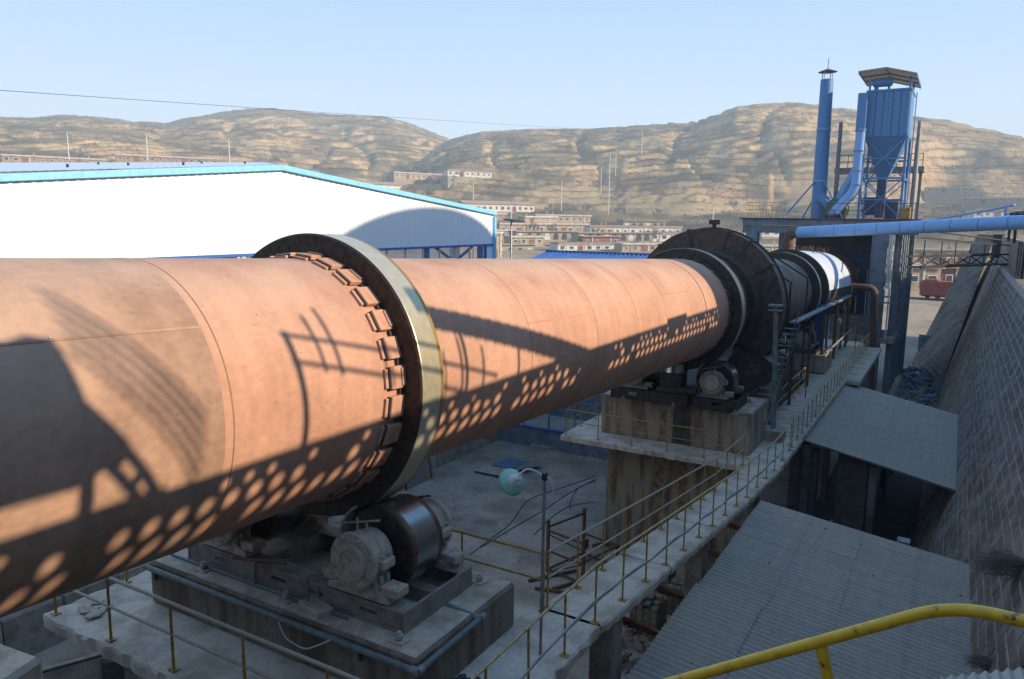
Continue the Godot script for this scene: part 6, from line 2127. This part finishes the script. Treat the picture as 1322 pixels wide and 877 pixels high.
func build_village() -> void:
	house("village_house", "long red brick house row with white eave high on the slope at the skyline trees", [-466.3, 27.4, 230.1], [-440.6, 29.4, 276.1], 4.6, 0, 0.08)
	house("village_house", "second red brick house row with red doors above the white shed's roof", [-438.4, 29.6, 279.6], [-405.1, 33.7, 326.0], 4.4, 0, 0.08)
	house("village_house", "white house row with a tan roof just over the shed's sloping trim", [-367.6, 17.8, 422.5], [-317.5, 17.7, 461.3], 6.2, 1)
	house("village_house", "brick house with red gateway below the white row", [-323.8, 10.3, 406.8], [-285.3, 10.4, 434.7], 5.2, 4)
	house("village_house", "white two-window house with a flat tan roof behind the shed corner", [-268.2, 5.0, 398.1], [-231.1, 5.0, 420.7], 5.0, 1)
	house("village_house", "long brick house with a white eave in the middle of the village", [-207.1, -6.8, 342.2], [-167.3, -6.8, 363.4], 5.6, 3)
	house("village_house", "long pale house with a white eave continuing the middle row towards the kiln", [-165.4, -7.2, 364.2], [-123.2, -7.2, 380.5], 5.2, 5)
	house("village_house", "small tan house in front of the middle row", [-199.4, -5.6, 352.8], [-184.8, -5.6, 361.4], 8.4, 3)
	house("village_house", "stone cave-dwelling front with arches below the middle row", [-180.1, -9.2, 311.7], [-155.4, -9.2, 324.7], 4.4, 2)
	house("village_house", "long stone terrace house with arches under the pale row", [-153.7, -9.2, 325.5], [-110.8, -9.2, 342.5], 4.2, 2)
	house("village_house", "low house with white piers nearest the blue roof", [-151.4, -13.9, 298.8], [-127.6, -13.5, 309.7], 4.6, 5)
	house("village_house", "low house with white piers beside the gear guard", [-126.1, -13.5, 310.4], [-102.9, -13.3, 318.8], 4.4, 3)
	house("village_house", "grey stone house with dark arches behind the blue annex roof", [-173.1, -15.2, 281.0], [-158.6, -15.2, 289.4], 5.2, 2)
	house("village_house", "tan brick store standing close behind the white shed", [-140.7, -12.5, 206.7], [-129.8, -12.5, 213.5], 9.4, 3)
	house("village_house", "white house seen through the grey building's upper opening", [-85.2, -6.8, 390.8], [-68.5, -6.8, 394.1], 5.6, 1)
	house("village_house", "brick house seen low through the grey building's opening", [-71.9, -13.7, 332.3], [-57.7, -13.7, 335.1], 5.0, 0)
	house("village_house", "white-eaved house far up the valley by the tower", [-25.0, 22.6, 619.5], [5.5, 22.6, 620.0], 3.4, 3, 0.2)
	house("village_house", "white-eaved house above the blue canopy", [-2.7, 13.6, 560.0], [30.5, 13.6, 559.2], 3.4, 3, 0.2)
	house("village_house", "arched stone row seen through the footbridge", [-16.6, -12.6, 299.7], [6.6, -12.6, 300.0], 4.6, 2)
	house("village_house", "tan shed wall behind the red rail wagon", [-9.8, -13.9, 189.8], [-3.2, -13.9, 190.0], 5.6, 3)
	house("village_house", "small red brick house with posts beside the red wagon", [-3.0, -13.9, 195.0], [2.5, -13.9, 195.0], 5.2, 4)
	# more roofs in the folds of the village
	var extra := [[-250.0, 372.0, 20.0, 3, "tan brick house among bare trees below the white two-window house"], [-290.0, 385.0, 26.0, 0, "brick house with white piers behind the shed's eave"], [-225.0, 335.0, 18.0, 2, "arched stone house beside the shed's gate canopy"], [-95.0, 352.0, 24.0, 3, "pale house right behind the gear guard rim"], [-340.0, 360.0, 30.0, 3, "brick house hidden behind the white shed's ridge"], [-30.0, 470.0, 22.0, 4, "red brick house with piers beyond the dust tower's foot"], [-8.0, 430.0, 18.0, 0, "brick house between tower pole and canopy"], [-60.0, 520.0, 26.0, 3, "tan house on the slope behind the dust tower"]]
	extra.append_array([[-262.0, 396.0, 22.0, 5, "white house between the two-window house and the shed trim"], [-238.0, 372.0, 26.0, 0, "brick house row under the white two-window house"], [-196.0, 392.0, 30.0, 3, "tan house row at the foot of the scrubby mound"], [-150.0, 398.0, 22.0, 2, "stone arched house behind the pale middle row"], [-118.0, 352.0, 20.0, 5, "white house squeezed between pale row and arched terrace"], [-140.0, 318.0, 16.0, 4, "red gate house in front of the arched terrace"], [-168.0, 300.0, 14.0, 3, "tan hut before the stone arches"], [-196.0, 318.0, 18.0, 0, "brick hut beside the arched stone house"], [-345.0, 452.0, 34.0, 3, "long tan house above the white row"], [-300.0, 452.0, 30.0, 5, "white house up behind the red gateway house"], [15.0, 480.0, 20.0, 5, "white house above the blue rail"]])
	for q in extra:
		var az := rad_to_deg(atan2(q[0], q[1]))
		var rr := Vector2(q[0], q[1]).length()
		var y := terrain_h(az, rr) + 0.6
		var d: Vector2 = Vector2(q[1], -q[0]).normalized() * q[2] * 0.5
		house("village_house", q[4], [q[0] - d.x, y, q[1] - d.y], [q[0] + d.x, y, q[1] + d.y], 4.8, q[3])
	# coal heap and chimneys by the railway
	var b := B.new()
	var rng := rng_of(31)
	for i in 60:
		b.cbox(P(-2.0 + rng.randf_range(-10, 9), -13.5 + rng.randf() * 2.2, 255 + rng.randf_range(-5, 5)), Vector3(4.0, 1.6, 3.0), 0.4, Basis(Vector3.UP, rng.randf() * 3.0), 0.3, rng)
	single("coal_heap", b, M.soil_dark, "long dark coal heap behind the railway", "heap")
	for q in [[-3.2, 196.0, "brick gate pillar behind the wagon's end"], [0.3, 196.0, "second brick gate pillar, by the stone wall's edge"], [-40.0, 440.0, "square brick stack on the slope by the dust tower"]]:
		b = B.new()
		var y0 := -14.0 if q[1] < 300 else 0.0
		b.cbox(P(q[0], y0 + 3.2, q[1]), Vector3(1.3, 6.4, 1.3), 0.05)
		b.cbox(P(q[0], y0 + 6.6, q[1]), Vector3(1.6, 0.4, 1.6), 0.05)
		single("brick_pillar", b, M.brick_b, q[2], "pillar")
	# red wagon
	var w := thing("rail_wagon", "red open rail wagon with ribbed sides on the far track", "wagon", P(-1.5, -14, 165))
	b = B.new()
	b.cbox(P(1.0, -11.9, 165.0), Vector3(14.0, 2.7, 3.0), 0.06)
	obj("body", b, M.wagon, w)
	for i in 13:
		b = B.new()
		b.box(P(-5.8 + i * 1.13, -11.9, 163.44), Vector3(0.16, 2.6, 0.14))
		obj("rib", b, M.wagon, w)
	b = B.new()
	b.cbox(P(-4.2, -10.45, 165.0), Vector3(2.4, 0.5, 2.2), 0.2)
	obj("load", b, M.wagon, w)
	for x in [-4.6, -2.9, 5.0, 6.7]:
		b = B.new()
		b.lathe(P(x, -13.5, 163.8), P(0, 0, 1) - P(0, 0, 0), [[0.0, 0.0], [0.0, 0.45], [0.12, 0.45], [0.12, 0.0]], 16)
		obj("wheel", b, M.cable_dark, w)
	b = B.new()
	b.box(P(1.0, -13.35, 165.0), Vector3(13.4, 0.25, 2.4))
	obj("underframe", b, M.cable_dark, w)
	b = B.new()
	for z in [164.2, 165.7]:
		b.bar(P(-60, -13.98, z), P(60, -13.98, z), 0.1, 0.16)
	single("railway_track", b, M.rust, "pair of rails under the red wagon", "track")
	b = B.new()
	b.cbox(P(-1.2, -12.6, 88.0), Vector3(3.4, 2.8, 0.4), 0.03)
	b.box(P(-1.2, -12.8, 87.77), Vector3(0.9, 2.2, 0.08))
	single("pump_house", b, M.grey_paint, "small grey wall with a dark doorway at the end of the alley", "hut")
	var rb := B.new()
	for i in 140:
		var e := Basis(Vector3(rng.randf() - 0.5, rng.randf() - 0.5, rng.randf() - 0.5).normalized(), rng.randf() * 3.0)
		rb.cbox(P(rng.randf_range(-3.4, -0.7), -13.9 + rng.randf() * 0.5, rng.randf_range(52, 82)), Vector3(rng.randf_range(0.3, 1.3), 0.15, rng.randf_range(0.2, 0.7)), 0.03, e)
	struct("alley_rubble", rb, M.grey_paint, "stuff")
	# poles
	var po := [[-416.3, 33.2, 238.9, 9.7, "pale concrete pole above the first brick row"], [-396.0, 34.3, 271.3, 10.1, "pale concrete pole between the two brick rows"], [-370.1, 33.9, 305.6, 10.5, "pale concrete pole at the end of the second brick row"], [-186.0, 8.0, 431.6, 33.0, "tall grey power pole in the middle of the village"], [-210.8, 22.0, 475.4, 13.0, "power pole on the terrace behind the tall grey one"], [-225.4, 10.0, 446.3, 16.0, "power pole beside the dark gully"], [-217.8, 36.0, 515.9, 14.0, "pole with a cross-arm up on the terraces"], [-215.5, 54.0, 560.0, 14.0, "small pole high on the terraced slope"], [-274.8, 8.0, 417.7, 14.5, "pale lamp pole over the red gateway house"], [-192.8, -13.0, 327.4, 19.0, "white lamp pole beside the shed corner"], [-103.4, -9.0, 365.6, 17.0, "pole with insulators above the gear guard"]]
	for q in po:
		var p := thing("utility_pole", q[4], "pole", P(q[0], q[1], q[2]), "poles in the village")
		b = B.new()
		b.cone(P(q[0], q[1] - 4.0, q[2]), P(q[0], q[1] + q[3], q[2]), 0.34, 0.22, 8)
		obj("pole", b, M.white, p)
		b = B.new()
		b.box(P(q[0], q[1] + q[3] - 0.9, q[2]), Vector3(2.0, 0.16, 0.16), Basis(Vector3.UP, 0.5))
		obj("cross_arm", b, M.grey_steel, p)
	# wires
	var wires := [[P(-92, 12.6, 36), P(-215.5, 67.5, 560), 4.0, "single dark wire crossing the sky over the white shed", 0.035], [P(-416, 42.0, 239), P(-225, 25.0, 446), 4.0, "thin wire strung between the village poles below the hilltop", 0.05], [P(-225, 26.0, 446), P(-103, 7.5, 366), 5.0, "thin wire over the village roofs", 0.05], [P(-186, 40.0, 432), P(60, 12.0, 300), 7.0, "thin wire passing behind the dust tower", 0.05], [P(-217, 49.0, 516), P(40, 20.0, 330), 7.0, "upper thin wire passing behind the blue stack", 0.05]]
	for q in wires:
		var path := []
		for i in 25:
			var t := i / 24.0
			path.append(q[0].lerp(q[1], t) - Vector3(0, q[2] * 4.0 * t * (1.0 - t) * (0.2 if q[4] < 0.04 else 0.6), 0))
		single("overhead_wire", pipe(path, q[4], 5), M.cable_dark, q[3], "wire", "overhead wires")

func twig_tree(sd: int, h: float) -> Array:
	var rng := rng_of(sd)
	var trunk := B.new()
	var fine := B.new()
	var todo := [[Vector3.ZERO, Vector3(0, 1, 0), h * 0.32, 0.017 * h, 0]]
	while todo.size():
		var q: Array = todo.pop_back()
		var a: Vector3 = q[0]
		var d: Vector3 = q[1]
		var l: float = q[2]
		var m := a + d * l * 0.5 + Vector3(rng.randf_range(-0.05, 0.05), 0, rng.randf_range(-0.05, 0.05)) * l
		var e := a + (d + Vector3(rng.randf_range(-0.15, 0.15), 0.05, rng.randf_range(-0.15, 0.15))) * l
		(trunk if q[4] < 2 else fine).tube([a, m, e], q[3], 4 if q[4] < 2 else 3, false, q[3] * 0.6)
		if q[4] < 4:
			for i in rng.randi_range(3, 4):
				var nd := (d + Vector3(rng.randf_range(-0.8, 0.8), rng.randf_range(-0.1, 0.6), rng.randf_range(-0.8, 0.8))).normalized()
				todo.append([a.lerp(e, rng.randf_range(0.55, 1.0)), nd, l * rng.randf_range(0.6, 0.85), maxf(q[3] * 0.6, 0.06), q[4] + 1])
	return [trunk.mesh(), fine.mesh()]

func build_trees() -> void:
	var kinds := [twig_tree(1, 9.0), twig_tree(2, 9.0), twig_tree(3, 9.0)]
	var spots := [[-176.0, 318.0, 1.5, "tall bare tree in front of the middle house row"], [-168.0, 322.0, 1.35, "bare forked tree beside the tall one in the village"], [-150.0, 331.0, 1.1, "bare tree by the arched terrace house"], [-122.0, 335.0, 1.1, "bare tree before the pale house end"], [-212.0, 405.0, 1.3, "bare bushy tree on the mound above the middle row"], [-190.0, 410.0, 1.5, "wide bare tree on top of the scrubby mound"], [-172.0, 415.0, 1.5, "pale bare tree at the end of the scrubby mound"], [-150.0, 420.0, 1.4, "bare tree by the round earth mound"], [-105.0, 400.0, 1.6, "bare grey tree above the gear guard"], [-92.0, 395.0, 1.5, "dense bare tree behind the gear guard's shoulder"], [-80.0, 420.0, 1.6, "bare tree over the grey building's roof edge"], [-120.0, 470.0, 1.3, "lone bare tree on the slope behind the gear guard"], [-235.0, 560.0, 1.3, "small bare tree high on a terrace"], [-205.0, 570.0, 1.4, "round bare tree on the terrace below the rounded hilltop"], [-165.0, 545.0, 1.8, "round pale bare tree on the shaded slope"], [-455.0, 268.0, 1.5, "bare tree rising above the hill line over the brick row"], [-300.0, 440.0, 1.2, "bare tree beside the white house row"], [-520.0, 300.0, 1.2, "thin bare tree up on the hill edge"]]
	for i in spots.size():
		var s: Array = spots[i]
		var az := rad_to_deg(atan2(s[0], s[1]))
		var y := terrain_h(az, Vector2(s[0], s[1]).length()) - 0.3
		var t := thing("bare_tree", s[3], "tree", P(s[0], y, s[1]), "bare trees in and above the village")
		var k := Basis(Vector3.UP, i * 1.7).scaled(Vector3.ONE * s[2])
		put("trunk", kinds[i % 3][0], M.twig, t, Transform3D(k, P(s[0], y, s[1])))
		put("crown", kinds[i % 3][1], M.twig, t, Transform3D(k, P(s[0], y, s[1])))
	# scrub on the slopes, too many to count
	var rng := rng_of(77)
	var tuft := B.new()
	for i in 26:
		var d := Vector3(rng.randf_range(-1, 1), rng.randf_range(0.3, 1.2), rng.randf_range(-1, 1)).normalized()
		var x := d.cross(Vector3.UP).normalized() * 0.09
		var a := d * 0.1
		var e := d * rng.randf_range(0.6, 1.1)
		tuft.flat(a - x, a + x, e, d.cross(x))
	var mm := MultiMesh.new()
	mm.transform_format = MultiMesh.TRANSFORM_3D
	mm.mesh = tuft.mesh()
	var xf := []
	while xf.size() < 30000:
		var az := rng.randf_range(-67.0, 6.0)
		var r := rng.randf_range(380.0, 1130.0)
		var x := sin(deg_to_rad(az)) * r
		var z := cos(deg_to_rad(az)) * r
		if n_mid.get_noise_2d(x * 0.8 + 40.0, -z * 0.8) < rng.randf_range(-0.2, 0.2): continue
		var y := terrain_h(az, r)
		var s := rng.randf_range(0.5, 1.5)
		xf.append(Transform3D(Basis(Vector3.UP, rng.randf() * 6.0).scaled(Vector3(s, s * rng.randf_range(0.7, 1.3), s)), P(x, y - 0.1, z)))
	mm.instance_count = xf.size()
	for i in xf.size():
		mm.set_instance_transform(i, xf[i])
	var o := MultiMeshInstance3D.new()
	o.name = "hillside_scrub_vegetation"
	o.multimesh = mm
	o.material_override = mat(lin(0.15, 0.12, 0.08), 1.0, "", "", 1.0, 0.0)
	o.set_meta("kind", "stuff")
	add_child(o, true)

func _ready() -> void:
	# camera
	var cam := Camera3D.new()
	cam.name = "camera"
	cam.position = P(0, 0, 0)
	cam.rotation_degrees = Vector3(-8.97, 30.34, 0.67)
	cam.fov = 48.21
	cam.near = 0.1
	cam.far = 6000.0
	add_child(cam)
	cam.current = true
	# sky, exposure, air
	var sky := Sky.new()
	var sm := ProceduralSkyMaterial.new()
	sm.sky_top_color = lin(0.165, 0.345, 0.645)
	sm.sky_horizon_color = lin(0.77, 0.865, 0.88)
	sm.sky_curve = 0.125
	sm.sky_energy_multiplier = 1.0
	sm.ground_bottom_color = Color(0.35, 0.30, 0.25)
	sm.ground_horizon_color = Color(0.72, 0.74, 0.74)
	sm.sun_angle_max = 30.0
	sm.sun_curve = 0.12
	sky.sky_material = sm
	var env := Environment.new()
	env.background_mode = Environment.BG_SKY
	env.sky = sky
	env.tonemap_mode = Environment.TONE_MAPPER_LINEAR
	env.tonemap_exposure = 1.62
	env.background_energy_multiplier = 1.0
	env.sdfgi_enabled = true
	env.ssao_enabled = true
	env.ssil_enabled = true
	env.fog_enabled = true
	env.fog_density = 0.0006
	env.fog_light_color = Color(0.84, 0.89, 0.92)
	var we := WorldEnvironment.new()
	we.name = "world"
	we.environment = env
	add_child(we)
	# low winter sun over the terrace
	var sun := DirectionalLight3D.new()
	sun.name = "sun"
	var el := deg_to_rad(25.0)
	var az := deg_to_rad(12.0)
	var to_sun := Vector3(cos(el) * cos(az), sin(el), -cos(el) * sin(az))
	sun.basis = Basis.looking_at(-to_sun, Vector3.UP)
	sun.light_energy = 1.6
	sun.light_color = Color(1.0, 0.92, 0.80)
	sun.light_angular_distance = 0.5
	sun.shadow_enabled = true
	add_child(sun)

	make_materials()
	AX = Vector3(0, -SLOPE, -1).normalized()
	E2 = Vector3.RIGHT.cross(AX).normalized()
	if E2.y < 0: E2 = -E2
	build_ground()
	build_hills()
	build_retaining_wall()
	build_pier_one()
	build_pier_two()
	build_walkway()
	build_white_shed()
	build_tail_building()
	build_kiln()
	build_station(9.56, -6.33, "on the first pier", false)
	build_station(29.61, -7.18, "on the second pier", true)
	build_station(48.5, -7.70, "on the third pier", true)
	build_gear_guard()
	build_tail()
	build_tower()
	build_sheds()
	build_terrace()
	build_bin()
	build_firing_house()
	build_village()
	build_trees()
	build_yard()
	build_near()
